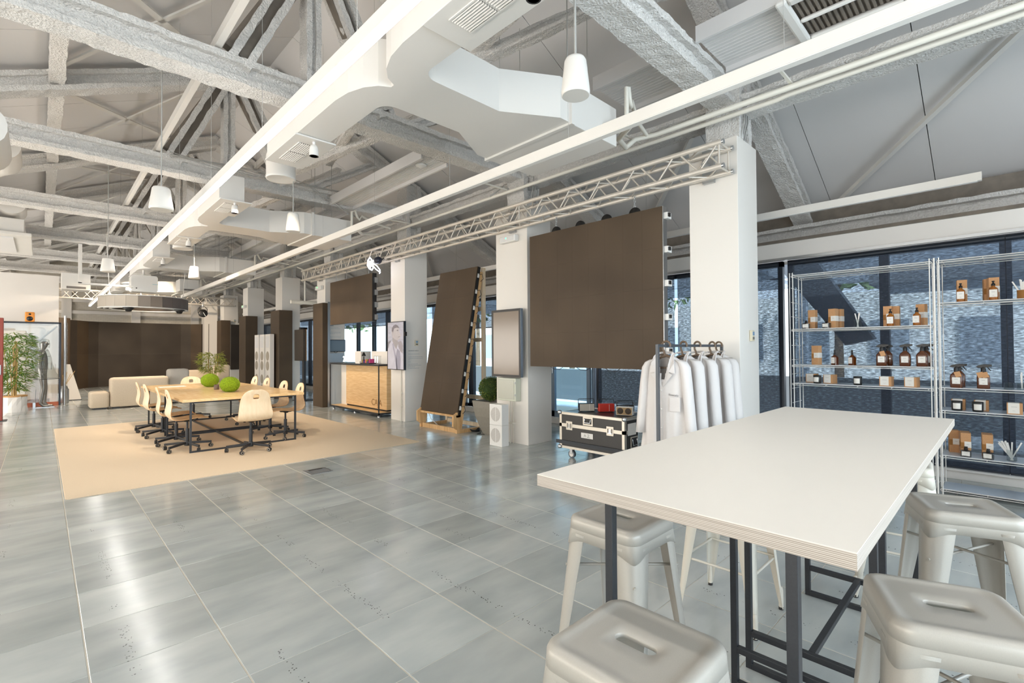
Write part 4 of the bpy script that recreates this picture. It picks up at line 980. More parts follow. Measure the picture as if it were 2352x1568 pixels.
# swivel chair: moulded plywood shell with hole, gas lift, five-star base on castors
def make_chair(label):
    t = thing('office_chair', label, 'chair', (0, 0, 0), 0, 'plywood swivel chairs around the meeting table')
    # profile: y forward (+), z up.  s runs from seat front to back top
    prof = [(.235, .445, .15), (.225, .455, .185), (.18, .468, .20), (.10, .468, .205), (.0, .455, .21), (-.10, .445, .215), (-.165, .448, .22), (-.205, .468, .222), (-.228, .505, .225), (-.232, .55, .222), (-.222, .60, .213), (-.213, .65, .205), (-.212, .70, .198), (-.220, .75, .19), (-.232, .80, .172), (-.240, .835, .145), (-.245, .858, .105), (-.248, .872, .05)]
    nx = 20; V = []; F = []
    hz0, hz1, hw = .735, .785, .042
    for (y, z, wd) in prof:
        for i in range(nx+1):
            u = -1+2*i/nx; x = wd*u; sag = .014*(1-u*u); 
            V.append([x, y+(sag*0 if z < .47 else -sag*.8), z-(sag if z < .47 else 0)])
    # refine around the hand hole: insert rows
    rows = len(prof)
    m = MB(); vs = [tuple(v) for v in V]; fs = []
    for j in range(rows-1):
        for i in range(nx):
            idx = [j*(nx+1)+i, j*(nx+1)+i+1, (j+1)*(nx+1)+i+1, (j+1)*(nx+1)+i]
            zc = sum(V[k][2] for k in idx)/4; xc = sum(V[k][0] for k in idx)/4
            if zc > .70 and zc < .80 and abs(xc) < .045 and prof[j][0] < -.15 and abs(zc-.775) < .03: continue
            fs.append(tuple(idx))
    # round the hole edge
    for k, v in enumerate(V):
        if v[1] < -.15 and .74 < v[2] < .81 and abs(v[0]) < .06:
            pass
    m.add(vs, fs, 0, True); o = m.build('seat_shell', [M_plyw, M_plyb], t)
    sd = o.modifiers.new('sheet', 'SOLIDIFY'); sd.thickness = .011; sd.offset = 0; sd.material_offset = 0; sd.material_offset_rim = 1
    sb = o.modifiers.new('round', 'SUBSURF'); sb.levels = 1; sb.render_levels = 1
    MB().lathe([(0, .44), (.10, .438), (.09, .42), (.035, .41), (.03, .40), (0, .40)], (0, -.01, 0), 18).build('seat_plate', M_black, t)
    MB().tube((0, 0, .30), (0, 0, .41), .014, 12).tube((0, 0, .07), (0, 0, .30), .024, 14).build('gas_lift', M_blkframe, t)
    MB().path([(0.02, 0, .41), (.12, .02, .405), (.16, .02, .40)], .005, 6).build('lever', M_black, t)
    bs = MB().lathe([(0, .13), (.03, .125), (.035, .06), (0, .055)], (0, 0, 0), 14)
    for k in range(5):
        a = 2*PI*k/5+.3; ca, sa = math.cos(a), math.sin(a)
        bs.bar((.02*ca, .02*sa, .10), (.30*ca, .30*sa, .078), .026, .030)
    bs.build('star_base', M_blkframe, t, bevel=.003)
    for k in range(5):
        a = 2*PI*k/5+.3; x, y = .293*math.cos(a), .293*math.sin(a); b = a+.9+k
        c = MB().tube((x, y, .078), (x, y, .05), .007, 8).build('caster', M_black, t)
        ox, oy = math.cos(b)*.012, math.sin(b)*.012
        MB().tube((x-ox*1.6, y-oy*1.6, .028), (x+ox*1.6, y+oy*1.6, .028), .026, 14).build('wheel', M_rubber, c)
        MB().tube((x-ox*1.75, y-oy*1.75, .028), (x+ox*1.75, y+oy*1.75, .028), .0185, 14).build('rim', M_white_rim, c)
        MB().tube((x-ox*1.8, y-oy*1.8, .028), (x+ox*1.8, y+oy*1.8, .028), .014, 12).build('hub', M_rubber, c)
    return t
M_white_rim = mat('pale_grey_tread', '#B9B3A9', .6)
ch0 = make_chair('plywood swivel chair at the near end of the table, back to the viewer')
ch0.location = (2.12, 7.46, .009)
ch_list = [(1.50, 8.20, -90, 'plywood swivel chair on the left side, nearest of the four'), (1.48, 8.86, -93, 'plywood swivel chair on the left side, second nearest'),
 (1.45, 9.82, -88, 'plywood swivel chair on the left side, third from the front'), (1.44, 10.62, -91, 'plywood swivel chair on the left side, farthest of the four'),
 (2.83, 8.16, 88, 'plywood swivel chair on the right side, nearest of the four'), (2.85, 8.95, 92, 'plywood swivel chair on the right side, second nearest'),
 (2.94, 10.15, 90, 'plywood swivel chair on the right side, third from the front'), (2.97, 11.0, 91, 'plywood swivel chair on the right side, farthest of the four'),
 (2.27, 11.82, 180, 'plywood swivel chair at the far end of the table, facing the viewer')]
for x, y, r, lb in ch_list: dup(ch0, (x, y, .009), math.radians(r), lb)

# ================================================================== SOFA ISLAND AND PLANTS
M_sofa = mat('beige_upholstery', '#CFC0AB', .95, nscale=60, namt=.07, bump=.3, bscale=300, bdist=.003)
M_sofag = mat('grey_upholstery', '#B9B4AC', .95, nscale=60, namt=.05)
def cushion(m, x0, x1, y0, y1, z0, z1, r=.06):
    rings = []; hx, hy = (x1-x0)/2, (y1-y0)/2; c = ((x0+x1)/2, (y0+y1)/2)
    for z, inset in ((z0, .02), (z0+.02, 0), (z1-r, 0), (z1-r*.5, .012), (z1-r*.15, .035), (z1, .075)):
        rings.append(rrect(hx-inset, hy-inset, max(.02, r*1.1-inset*.4), 4, z, c))
    m.loft(rings, smooth=True); return m
def sofa(label, blocks, m=M_sofa):
    t = thing('sofa_module', label, 'sofa', (blocks[0][0], blocks[0][2], 0), 0, 'beige modular lounge blocks')
    for b in blocks:
        cushion(MB(), *b).build('cushion', m, t)
        for x in (b[0]+.12, b[1]-.12): MB().box(x-.07, x+.07, b[2]+.05, b[2]+.12, 0, b[4]).build('foot', M_black, t)
sofa('low beige lounge block at the left end', [(.84, 1.21, 15.45, 16.1, .04, .43)])
sofa('long beige lounge block with its high back to the viewer', [(1.22, 2.42, 15.45, 15.85, .04, .76)])
sofa('tall pale backrest block right of the long lounge block', [(2.45, 2.93, 15.75, 16.15, .04, .93)], M_sofag)
sofa('low beige seat behind the backrest block', [(2.96, 4.1, 16.6, 17.5, .04, .62), (3.05, 4.2, 17.5, 17.75, .04, .83)])
sofa('tall rounded beige armchair block right of the bamboo plant', [(3.86, 4.25, 17.0, 17.5, .04, .98)])
M_leaf = mat('bamboo_leaf', '#8C9A3A', .6, nscale=12, namt=.3); M_leafy = mat('bamboo_leaf_light', '#B4B65A', .6); M_cane = mat('bamboo_cane', '#C9A566', .5)
M_leafg = mat('bamboo_leaf_green', '#6F9448', .6, nscale=12, namt=.25)
def leafy(t, c, n, spread, h0, h1, canes, mats, seed, ln_=.13):
    rnd = random.Random(seed); m = MB()
    for k in range(canes):
        a = rnd.uniform(0, 2*PI); r = rnd.uniform(.02, .10); b = Vector((c[0]+r*math.cos(a), c[1]+r*math.sin(a), c[2])); e = Vector((c[0]+r*2.2*math.cos(a), c[1]+r*2.2*math.sin(a), h1*rnd.uniform(.7, .95)))
        m.tube(b, e, .012, 6, .006)
    m.build('cane', M_cane, t)
    m = MB()
    for q in range(n):
        a = rnd.uniform(0, 2*PI); z = rnd.uniform(h0, h1); f = (z-h0)/(h1-h0); rr = spread*(.55+.45*math.sin(f*PI*.9))*rnd.random()**.6
        p = Vector((c[0]+rr*math.cos(a), c[1]+rr*math.sin(a), z))
        for w_ in range(3):
            d = Vector((math.cos(a+rnd.uniform(-1, 1)), math.sin(a+rnd.uniform(-1, 1)), rnd.uniform(-.7, .6))).normalized(); s = d.cross(Vector((0, 0, 1))).normalized()*ln_*.075; l = ln_*rnd.uniform(.7, 1.3); e = p+d*l+Vector((0, 0, -l*.15))
            m.add([p, p+d*l*.4+s, e, p+d*l*.4-s], [(0, 1, 2, 3)], rnd.choice((0, 0, 1)))
    m.build('leaves', mats, t, kind='stuff')
pl = thing('bamboo_plant', 'yellowish bamboo plant behind the moss balls among the sofas', 'plant', (3.85, 17.4-.9, 0))
leafy(pl, (3.58, 16.3, .5), 300, .36, .78, 1.36, 6, [M_leafy, M_leaf], 5)
MB().lathe([(0, 0), (.15, 0), (.17, .5), (.15, .5), (.14, .45), (0, .45)], (3.58, 16.3, 0), 20).build('pot', W_wallc, pl)
pl = thing('bamboo_plant', 'green bamboo plant in a crumpled white paper pot at the left edge', 'plant', (-.46, 15.7, 0))
leafy(pl, (-.43, 15.75, .3), 430, .34, .55, 1.85, 8, [M_leafg, M_leaf], 6, .17)
m = MB(); rnd = random.Random(4); rings = []
for z, r in ((0, .19), (.06, .215), (.2, .21), (.34, .205), (.42, .20)):
    rings.append([(-.43+(r+rnd.uniform(-.012, .012))*math.cos(2*PI*i/18), 15.75+(r+rnd.uniform(-.012, .012))*math.sin(2*PI*i/18), z) for i in range(18)])
m.loft(rings, smooth=False); m.build('paper_pot', W_white, pl)
MB().lathe([(.207, .40), (.213, .43), (.195, .435), (.19, .40)], (-.43, 15.75, 0), 18).build('pot_rim', M_brass, pl)

# ================================================================== LEFT DISPLAY BOOTH
rd = thing('red_cabinet_door', 'narrow dark red framed panel at the left edge', 'cabinet', (-.62, 14.4, 0))
MB().box(-.80, -.565, 14.4, 14.6, .01, 2.12).build('door_frame', M_red, rd, bevel=.006); MB().box(-.85, -.50, 14.35, 14.65, 0, .012).build('floor_plate', M_black, rd); MB().tube((-.60, 14.395, .95), (-.60, 14.395, 1.15), .012).build('handle', M_steel, rd)
bo = thing('display_booth', 'glass fronted display booth with dark frame and red base', 'booth', (0, 17.7, 0))
MB().box(-3.0, .36, 17.55, 17.6, 2.15, 2.19).box(.335, .375, 17.55, 17.6, 0, 2.19).build('frame', M_winframe, bo)
MB().box(-3.0, .335, 17.62, 18.15, 0, .02).build('red_base', M_redfelt, bo); MB().box(-3.0, .335, 17.57, 17.6, .0, .1).build('kick_rail', M_redfelt, bo)
MB().box(-3.0, .335, 17.575, 17.58, .1, 2.15).build('pane', M_clear, bo)
MB().box(-3.0, .2, 18.12, 18.15, .15, 2.05).build('back_panel', W_wallc, bo)
MB().bar((.3, 17.9, 2.1), (-.28, 18.1, 1.45), .03, .03).build('support_arm', W_cable, bo)
MB().box(-1.5, -.26, 16.5, 16.56, .0, 1.93).build('panel_white', W_wallc, None); o = bpy.data.objects['panel_white']; tag(o, 'white rounded freestanding panel behind the bamboo pot', 'panel'); b = o.modifiers.new('b', 'BEVEL'); b.width = .02
t = thing('cube_loudspeaker', 'small orange loudspeaker sitting on the booth frame', 'speaker', (-.22, 17.6, 2.19))
MB().box(-.31, -.13, 17.5, 17.68, 2.19, 2.44).build('cabinet', M_orange, t, bevel=.02)
MB().lathe([(0, -.01), (.06, 0), (.065, .01)], (-.22, 17.498, 2.27), 18, axis='y').build('woofer', M_black, t); MB().lathe([(0, -.01), (.025, 0), (.028, .01)], (-.22, 17.498, 2.385), 14, axis='y').build('tweeter', M_black, t)
t = thing('floor_pole', 'pale vertical metal pole beside the booth', 'pole', (.45, 17.6, 0))
MB().tube((.45, 17.6, 0), (.45, 17.6, 2.38), .03, 12).build('tube', M_steel, t); MB().tube((.50, 17.9, .4), (.50, 17.9, 2.2), .014, 8).build('glass_rod', M_clear, t)
t = thing('leaning_board', 'triangular pale board leaning beside the pole', 'board', (.62, 19.0, 0))
MB().prism([(.44, .02), (.85, .02), (.60, 1.05), (.52, 1.05)], 19.0, 19.04, 'y').build('board', W_wall, t); MB().box(.44, .86, 18.99, 19.06, 0, .02).build('edge', M_black, t)
t = thing('reed_vase', 'white cylinder vase with reeds on the floor by the booth', 'vase', (.45, 18.2, 0))
MB().lathe([(0, 0), (.10, 0), (.105, .02), (.105, .38), (.085, .40), (.07, .47), (.06, .47), (.05, .42), (0, .42)], (.45, 18.2, 0), 20).build('vase_body', M_steel, t)
m = MB(); rnd = random.Random(8)
for k in range(7): m.tube((.45, 18.2, .42), (.45+rnd.uniform(-.08, .22), 18.2+rnd.uniform(-.1, .1), rnd.uniform(.75, .95)), .006, 5)
m.build('reed', M_cane, t)

# silver mannequin in a clear raincoat
mq = thing('mannequin', 'silver mannequin standing in a transparent raincoat', 'mannequin', (.02, 17.3, 0))
M_silver = mat('mannequin_silver', '#8E8C89', .3, .7, nscale=5, namt=.05)
def skin(name, pts, edges, radii, m, parent, sub=2, root=0):
    me = bpy.data.meshes.new(name); off = parent.location; me.from_pydata([tuple(Vector(p)-off) for p in pts], edges, []); o = bpy.data.objects.new(name, me); COL.objects.link(o); o.parent = parent
    md = o.modifiers.new('skin', 'SKIN'); md.use_smooth_shade = True
    for i, r in enumerate(radii): v = me.skin_vertices[0].data[i]; v.radius = r if isinstance(r, tuple) else (r, r); v.use_root = (i == root)
    s = o.modifiers.new('sub', 'SUBSURF'); s.levels = sub; s.render_levels = sub; me.materials.append(m); return o
X, Y = .02, 17.3
pts = [(X, Y, .92), (X, Y, 1.05), (X+.01, Y, 1.22), (X, Y, 1.38), (X, Y, 1.46), (X+.02, Y, 1.52), (X+.035, Y, 1.60), (X+.03, Y, 1.69),
       (X, Y-.09, .88), (X+.03, Y-.09, .50), (X-.03, Y-.09, .10), (X, Y+.09, .88), (X+.05, Y+.09, .50), (X+.04, Y+.09, .10),
       (X-.01, Y-.17, 1.38), (X-.05, Y-.22, 1.12), (X+.0, Y-.22, .88), (X-.01, Y+.17, 1.38), (X-.05, Y+.22, 1.12), (X+.03, Y+.22, .88),
       (X+.03, Y-.09, .03), (X+.14, Y-.09, .025), (X+.10, Y+.09, .03), (X+.21, Y+.09, .025), (X+.05, Y, 1.645)]
ed = [(0, 1), (1, 2), (2, 3), (3, 4), (4, 5), (5, 6), (6, 7), (0, 8), (8, 9), (9, 10), (0, 11), (11, 12), (12, 13), (3, 14), (14, 15), (15, 16), (3, 17), (17, 18), (18, 19), (10, 20), (20, 21), (13, 22), (22, 23)]
rd_ = [(.12, .13), (.10, .11), (.11, .13), (.10, .13), .05, .05, (.085, .07), (.07, .06), (.09, .08), .055, .038, (.09, .08), .055, .038, .05, .038, .028, .05, .038, .028, .035, .022, .035, .022]
skin('body', pts[:24], ed, rd_, M_silver, mq)
for sy in (-1, 1):   # hands: palm, four fingers and a thumb, hanging relaxed
    hx, hy, hz = X+(0.0 if sy < 0 else .03), Y+.22*sy, .86
    P = [(hx, hy, hz+.03), (hx+.005, hy, hz-.02), (hx+.01, hy, hz-.05)]
    hand = skin('hand', P, [(0, 1), (1, 2)], [(.022, .018), (.030, .014), (.032, .013)], M_silver, mq)
    m = MB()
    for k in range(4):
        fx = hx-.02+k*.016; l = (.055, .066, .070, .06)[k]
        m.path([(fx, hy, hz-.05), (fx+.008, hy-.004*sy, hz-.05-l*.5), (fx+.02, hy-.01*sy, hz-.05-l)], .0085, 7, radii=[.009, .0085, .006])
    m.path([(hx+.03, hy, hz-.01), (hx+.048, hy-.008*sy, hz-.04), (hx+.052, hy-.012*sy, hz-.075)], .009, 7, radii=[.011, .009, .007])
    off = mq.location; m.build('fingers', M_silver, mq)
MB().lathe([(0, 0), (.012, .004), (.014, .02), (0, .05)], (X+.115, Y, 1.60), 8).build('nose', M_silver, mq)
MB().lathe([(.0, -.01), (.014, 0), (.0, .014)], (X+.03, Y-.085, 1.6), 8, axis='y').build('ear', M_silver, mq)
MB().box(X-.17, X+.23, Y-.2, Y+.2, 0, .012).build('base_plate', M_steel, mq); MB().tube((X-.14, Y-.1, .0), (X-.12, Y-.1, .45), .008).box(X-.17, X-.12, Y-.13, Y-.08, .01, .13).build('support_rod', M_steel, mq)
rc = thing('raincoat', 'transparent raincoat with thin dark seams worn by the mannequin', 'coat', (X, Y, .8))
m = MB(); rings = []
for z, rx, ry, dx in ((1.50, .09, .10, .0), (1.44, .12, .20, .0), (1.30, .15, .24, .01), (1.10, .16, .25, .03), (.9, .19, .28, .06), (.72, .25, .31, .09)):
    rings.append([(X+dx+rx*math.cos(2*PI*i/24)*(1+.05*math.sin(5*i)), Y+ry*math.sin(2*PI*i/24), z) for i in range(24)])
m.loft(rings, cap=False); m.build('coat_body', M_clear, rc)
m = MB(); hem = [(p[0], p[1], p[2]) for p in rings[-1]]; m.path(hem, .005, 5, closed=True); m.path([(p[0], p[1], p[2]) for p in rings[1]][2:11], .004, 5); m.path([(X+.24+.02*0, Y-.22, z) for z in (.95, 1.10)], .003, 4); m.path([(X+.10, Y-.29, 1.13), (X+.16, Y-.29, 1.13), (X+.16, Y-.29, .97), (X+.10, Y-.29, .97)], .004, 4, closed=True)
m.path([(X+.02, Y-.24, 1.28), (X+.14, Y-.2, 1.30)], .004, 4); m.build('dark_seam', M_black, rc)
for s in (-1,): 
    m = MB(); m.path([(X-.0, Y+s*.17, 1.42), (X-.04, Y+s*.25, 1.2), (X-.0, Y+s*.27, .98)], .06, 12, cap=False, radii=[.07, .075, .06]); m.build('sleeve', M_clear, rc)
    MB().path([(X+.06*math.cos(a), Y+s*.27+.06*math.sin(a), .98) for a in [2*PI*i/12 for i in range(12)]], .004, 4, closed=True).build('cuff_seam', M_black, rc)
m = MB(); m.lathe([(.095, -.10), (.105, 0), (.09, .09), (.05, .125), (0, .135)], (X+.04, Y, 1.62), 18); m.build('hood', M_clear, rc)
# ================================================================== WOODEN COUNTER AND WHAT STANDS ON IT
bc = thing('bar_counter', 'wooden reception counter inside a black steel frame on feet', 'counter', (5.2, 10.3, 0))
xa, xb, ya, yb = 5.02, 5.62, 9.13, 11.5
for x in (xa, xb-.02):
    for y in (ya, yb-.02): MB().box(x, x+.02, y, y+.02, .06, 1.075).build('post', M_blkframe, bc)
for z in (.06, 1.075): MB().box(xa, xb, ya, yb, z, z+.035).build('frame_ring', M_blkframe, bc)
MB().box(xa+.03, xb, ya+.02, yb-.02, .095, .10).build('floor_board', M_oak, bc)
MB().box(5.25, 5.6, 9.2, 11.1, .135, 1.075).build('wood_body', M_oak, bc)
MB().box(5.26, 5.6, 9.22, 11.08, .10, .135).build('shadow_gap', M_black, bc)
MB().box(5.3, 5.58, 11.1, 11.47, .10, 1.07).build('side_panel', W_wallc, bc)
for y in (ya+.1, 10.3, yb-.1): MB().lathe([(.03, 0), (.03, .03), (.012, .035), (.012, .06)], (5.08, y, 0), 12).build('foot', M_steel, bc)
text('letters', 'CAJA', .20, (5.247, 9.86, .20), (PI/2, 0, -PI/2), mat('engraved_brown', '#9C7444', .6), bc, extrude=.001)
for k, (ya_, yb_, x0, x1, z1) in enumerate(((10.45, 10.75, 5.30, 5.55, 1.385), (9.22, 9.95, 5.30, 5.55, 1.385))):
    t = thing('display_box', 'white square sided display box on the counter, ' + ['left one', 'right one behind the lamp figure'][k], 'box', (5.3, ya_, 1.11), 0, 'white boxes on the counter')
    MB().box(x0, x1, ya_, yb_, 1.11, z1).build('casing', W_wallc, t, bevel=.004)
    MB().box(x0-.002, x0, ya_+.01, yb_-.01, 1.12, z1-.01).build('face', M_brass if False else W_wall, t)
M_num = mat('lit_numeral', '#FFFFFF', .4, emit=(1, .97, .92, 1), estr=4)
for k, (s_, y, w_) in enumerate((('2', 11.0, .1), ('11', 9.45, .2))):
    t = thing('acrylic_number', 'small upright acrylic block with glowing number ' + ('two' if k == 0 else 'eleven'), 'sign', (5.15, y, 1.11), 0, 'glowing number blocks')
    MB().box(5.15, 5.19, y-w_/2-.03, y+w_/2+.03, 1.11, 1.29).build('block', M_clear, t); text('numeral', s_, .19, (5.145, y+w_/2, 1.14), (PI/2, 0, -PI/2), M_num, t, extrude=.003)
t = thing('pen_pot', 'black lamp shaped figure with coloured bits beside it', 'figure', (5.2, 10.1, 1.11))
MB().lathe([(.04, 0), (.04, .02), (.015, .03), (.012, .15), (.015, .16)], (5.2, 10.12, 1.11), 12).lathe([(.05, .17), (.02, .24), (.0, .26)], (5.2, 10.12, 1.11), 12).build('figure_body', M_black, t)
t = thing('open_tray', 'dark tray of colourful sample strips on the counter', 'tray', (5.15, 9.8, 1.11))
MB().box(5.08, 5.25, 9.65, 10.05, 1.11, 1.13).build('tray_base', M_black, t)
rnd = random.Random(2); cs = ['#C43B7B', '#2E2C33', '#6B4FA0', '#332E38', '#C9A24A']
for k in range(10): MB().box(5.1, 5.22, 9.67+k*.035, 9.695+k*.035, 1.13, 1.13+rnd.uniform(.03, .09)).build('strip', mat('sample_%s' % cs[k % 5][1:], cs[k % 5], .5) if ('sample_%s' % cs[k % 5][1:]) not in MATS else MATS['sample_%s' % cs[k % 5][1:]], t)
t = thing('card_stack', 'small tan card box on the counter beside the tray', 'box', (5.15, 10.25, 1.11)); MB().box(5.1, 5.2, 10.12, 10.32, 1.11, 1.16).build('box_body', W_wall, t)
t = thing('floor_cable', 'loose cables and plug strip under the counter', 'cable', (5.3, 9.6, 0)); MB().box(5.25, 5.32, 9.9, 10.4, 0, .04).build('plug_strip', W_white, t); MB().path([(5.3, 9.9, .02), (5.2, 9.5, .01), (5.35, 9.3, .01), (5.5, 9.2, .01)], .008).build('cord', M_black_cable, t)

# ================================================================== DISPLAYS AND PLATES ON THE COLUMNS
def screen_x(t, x, ya, yb, za, zb, th, face, frame, bz):
    MB().box(x, x+th, ya, yb, za, zb).build('casing', frame, t, bevel=.002)
    m = MB().box(x-.004, x, ya, yb, za, za+bz).box(x-.004, x, ya, yb, zb-bz, zb).box(x-.004, x, ya, ya+bz, za+bz, zb-bz).box(x-.004, x, yb-bz, yb, za+bz, zb-bz); m.build('bezel', M_black, t)
    MB().box(x-.001, x, ya+bz, yb-bz, za+bz, zb-bz).build('screen_face', face, t)
M_mirror = mat('mirror_screen_bronze', '#7E7062', .16, 0.0, spec=.5)
t = thing('wall_display', 'tall bronze reflective display on the second column', 'display', (4.98, 5.2, 1.5))
screen_x(t, 4.975, 4.925, 5.55, 1.0, 2.01, .05, M_mirror, M_steel, .035); MB().box(5.02, 5.118, 5.1, 5.4, 1.3, 1.7).build('mount', M_black, t)
# portrait poster screen: cropped man in a light coat, in soft greys
M_scr = mat('portrait_backdrop', '#B9B9C8', .35, nscale=6, namt=.15, stretch=(1, 1, 4)); t = thing('portrait_display', 'tall screen showing a black and white portrait of a person in a light coat', 'display', (5.0, 8.4, 1.5))
screen_x(t, 5.0, 8.11, 8.73, 1.02, 1.97, .045, M_scr, M_winframe, .014); MB().box(5.04, 5.118, 8.3, 8.6, 1.3, 1.7).build('mount', M_black, t)
MB().box(5.0, 5.05, 8.085, 8.11, 1.68, 1.76).build('side_knob', M_black, t)
def blob(pts, c, nm, dx):
    m = MB(); n = len(pts); m.prism([(y, z) for y, z in pts], 4.9995-dx, 4.999-dx-.0002, 'x'); m.build(nm, mat(nm, c, .35, nscale=9, namt=.06), t)
Y_ = lambda u: 8.716-u*.592   # u across the picture from its left edge, v from its top
Z_ = lambda v: 1.956-v*.922
def sh(uv, c, nm, dx): blob([(Y_(u), Z_(v)) for u, v in uv], c, nm, dx)
sh([(.0, .42), (.2, .38), (.2, .5), (.0, .55)], '#8E8B96', 'backdrop_shape', 0)
sh([(.02, 1), (.0, .62), (.1, .46), (.30, .38), (.62, .46), (.86, .58), (.96, .7), (.98, 1)], '#C9C8D6', 'coat_shape', .0004)
sh([(.30, .40), (.32, .28), (.62, .34), (.66, .46), (.55, .58), (.42, .50)], '#A7A2A6', 'neck_shape', .0008)
sh([(.26, .22), (.27, .14), (.34, .09), (.50, .065), (.64, .08), (.72, .13), (.74, .2), (.80, .265), (.86, .29), (.80, .305), (.80, .34), (.75, .36), (.62, .39), (.45, .36), (.32, .32)], '#C2BCC0', 'face_shape', .0012)
sh([(.26, .22), (.27, .13), (.36, .07), (.52, .045), (.66, .075), (.74, .13), (.58, .115), (.42, .13), (.36, .2), (.33, .27), (.28, .27)], '#7E7880', 'hair_shape', .0016)
sh([(.26, .20), (.31, .19), (.33, .25), (.29, .28)], '#CFC9CB', 'ear_shape', .002)
sh([(.58, .17), (.68, .16), (.67, .185), (.58, .185)], '#7A747C', 'eye_shape', .002)
sh([(.66, .315), (.78, .30), (.78, .312), (.68, .325)], '#8A8288', 'mouth_shape', .002)
sh([(.58, 1), (.52, .72), (.62, .56), (.78, .62), (.82, .8), (.80, 1)], '#9D9BAD', 'lapel_shape', .002)
sh([(.30, .46), (.36, .44), (.56, .78), (.62, 1), (.54, 1), (.46, .78)], '#A7A5B8', 'fold_shape', .002)
sh([(.66, .42), (.86, .40), (.96, .5), (.94, .66), (.8, .62), (.68, .52)], '#A49EA6', 'hand_shape', .0024)
t = thing('wall_monitor', 'small blue grey monitor on the side of the fourth column', 'monitor', (5.37, 11.95, 1.5))
MB().box(5.13, 5.62, 11.93, 11.96, 1.375, 1.68).build('casing', M_winframe, t, bevel=.003); MB().box(5.145, 5.605, 11.927, 11.93, 1.39, 1.665).build('screen_face', mat('screen_blue_grey', '#6D7E8D', .25), t)
MB().path([(5.32, 11.94, 1.375), (5.37, 11.94, 1.34), (5.42, 11.94, 1.375)], .006).build('bracket', M_black, t)
t = thing('junction_box', 'clear lidded steel junction box behind the counter on the fourth column', 'box', (5.35, 11.97, 1.2)); MB().box(5.2, 5.58, 11.93, 11.99, 1.1, 1.34).build('casing', M_steel, t, bevel=.005)
t = thing('electrical_box', 'pale translucent electrical box below the bronze display', 'box', (5.05, 5.3, .8))
MB().box(5.0, 5.118, 5.06, 5.46, .64, .985).build('casing', mat('pale_grey_green', '#C9CBBB', .35), t, bevel=.012); MB().box(4.992, 5.0, 5.09, 5.43, .67, .955).build('door', mat('translucent_grey', '#BDBDB0', .25), t, bevel=.006)
for z in (.72, .9): MB().box(4.99, 5.0, 5.065, 5.08, z, z+.03).build('latch', M_steel, t)
MB().tube((5.06, 5.24, 0), (5.06, 5.24, .64), .009, 8).tube((5.09, 5.20, 0), (5.09, 5.20, .64), .007, 8).box(5.04, 5.118, 5.17, 5.27, .30, .315).build('conduit', W_pipe, t)
t = thing('conduit_pipe', 'thin cream conduit under the portrait screen', 'pipe', (5.1, 8.5, 0)); MB().tube((5.095, 8.38, 0), (5.095, 8.38, 1.02), .012, 8).box(5.08, 5.118, 8.35, 8.41, .3, .32).box(5.08, 5.118, 8.35, 8.41, .55, .57).build('tube', W_pipe, t)
for k, (x, y, z) in enumerate(((5.41, 1.9, 1.545), (5.375, 8.26, 1.55), (5.5, 21.44, 2.6))):
    t = thing('thermostat', 'small cream room controller ' + ['on the first column beside the coats', 'above the printed text on the third column', 'high on the far column'][k], 'thermostat', (x, y, z), 0, 'room controllers')
    MB().box(x-.035, x+.035, y-.022, y+.008, z-.06, z+.055).build('casing', mat('cream_plastic_%d' % k, '#D9CFB6', .45), t, bevel=.004); MB().box(x-.025, x+.025, y-.0235, y-.022, z-.0, z+.04).build('lcd', mat('lcd_blue_%d' % k, '#7F9BB5', .2), t)
    MB().box(x-.025, x+.025, y-.0235, y-.022, z-.04, z-.03).box(x-.025, x+.025, y-.0235, y-.022, z-.025, z-.015).build('button', M_winframe, t)
M_ink = mat('printed_ink', '#6E7580', .7); M_ink2 = mat('printed_ink_faint', '#A9AEB4', .7)
t = thing('wall_text', 'printed text block on the side of the third column', 'sign', (5.2, 8.269, 1.3))
text('heading', 'GESTIÓN DE TURNOS', .024, (5.195, 8.268, 1.385), (PI/2, 0, 0), M_ink, t, extrude=.0004)
m = MB()
for k, (z, l) in enumerate(((1.325, .26), (1.27, .34), (1.24, .34), (1.212, .04), (1.17, .05), (1.125, .22), (1.098, .30), (1.07, .15), (1.042, .25))): 
    q = 0; r_ = random.Random(k)
    while q < l: 
        e = min(l, q+r_.uniform(.02, .06)); m.box(5.195+q, 5.195+e, 8.2675, 8.2699, z, z+.006); q = e+.007
m.build('text_lines', M_ink2, t, kind='stuff')
t = thing('wall_text', 'printed text block above the monitor on the fourth column', 'sign', (5.2, 11.98, 1.9))
m = MB()
for k, (z, l) in enumerate(((1.985, .30), (1.958, .33), (1.93, .09), (1.875, .36), (1.85, .36), (1.825, .2), (1.76, .36), (1.73, .36), (1.70, .12))):
    q = 0; r_ = random.Random(k)
    while q < l:
        e = min(l, q+r_.uniform(.02, .06)); m.box(5.17+q, 5.17+e, 11.9875, 11.9899, z, z+.006); q = e+.008
m.build('text_lines', M_ink2, t, kind='stuff'); MB().box(5.17, 5.33, 11.9875, 11.9899, 2.03, 2.042).build('heading', M_ink, t)

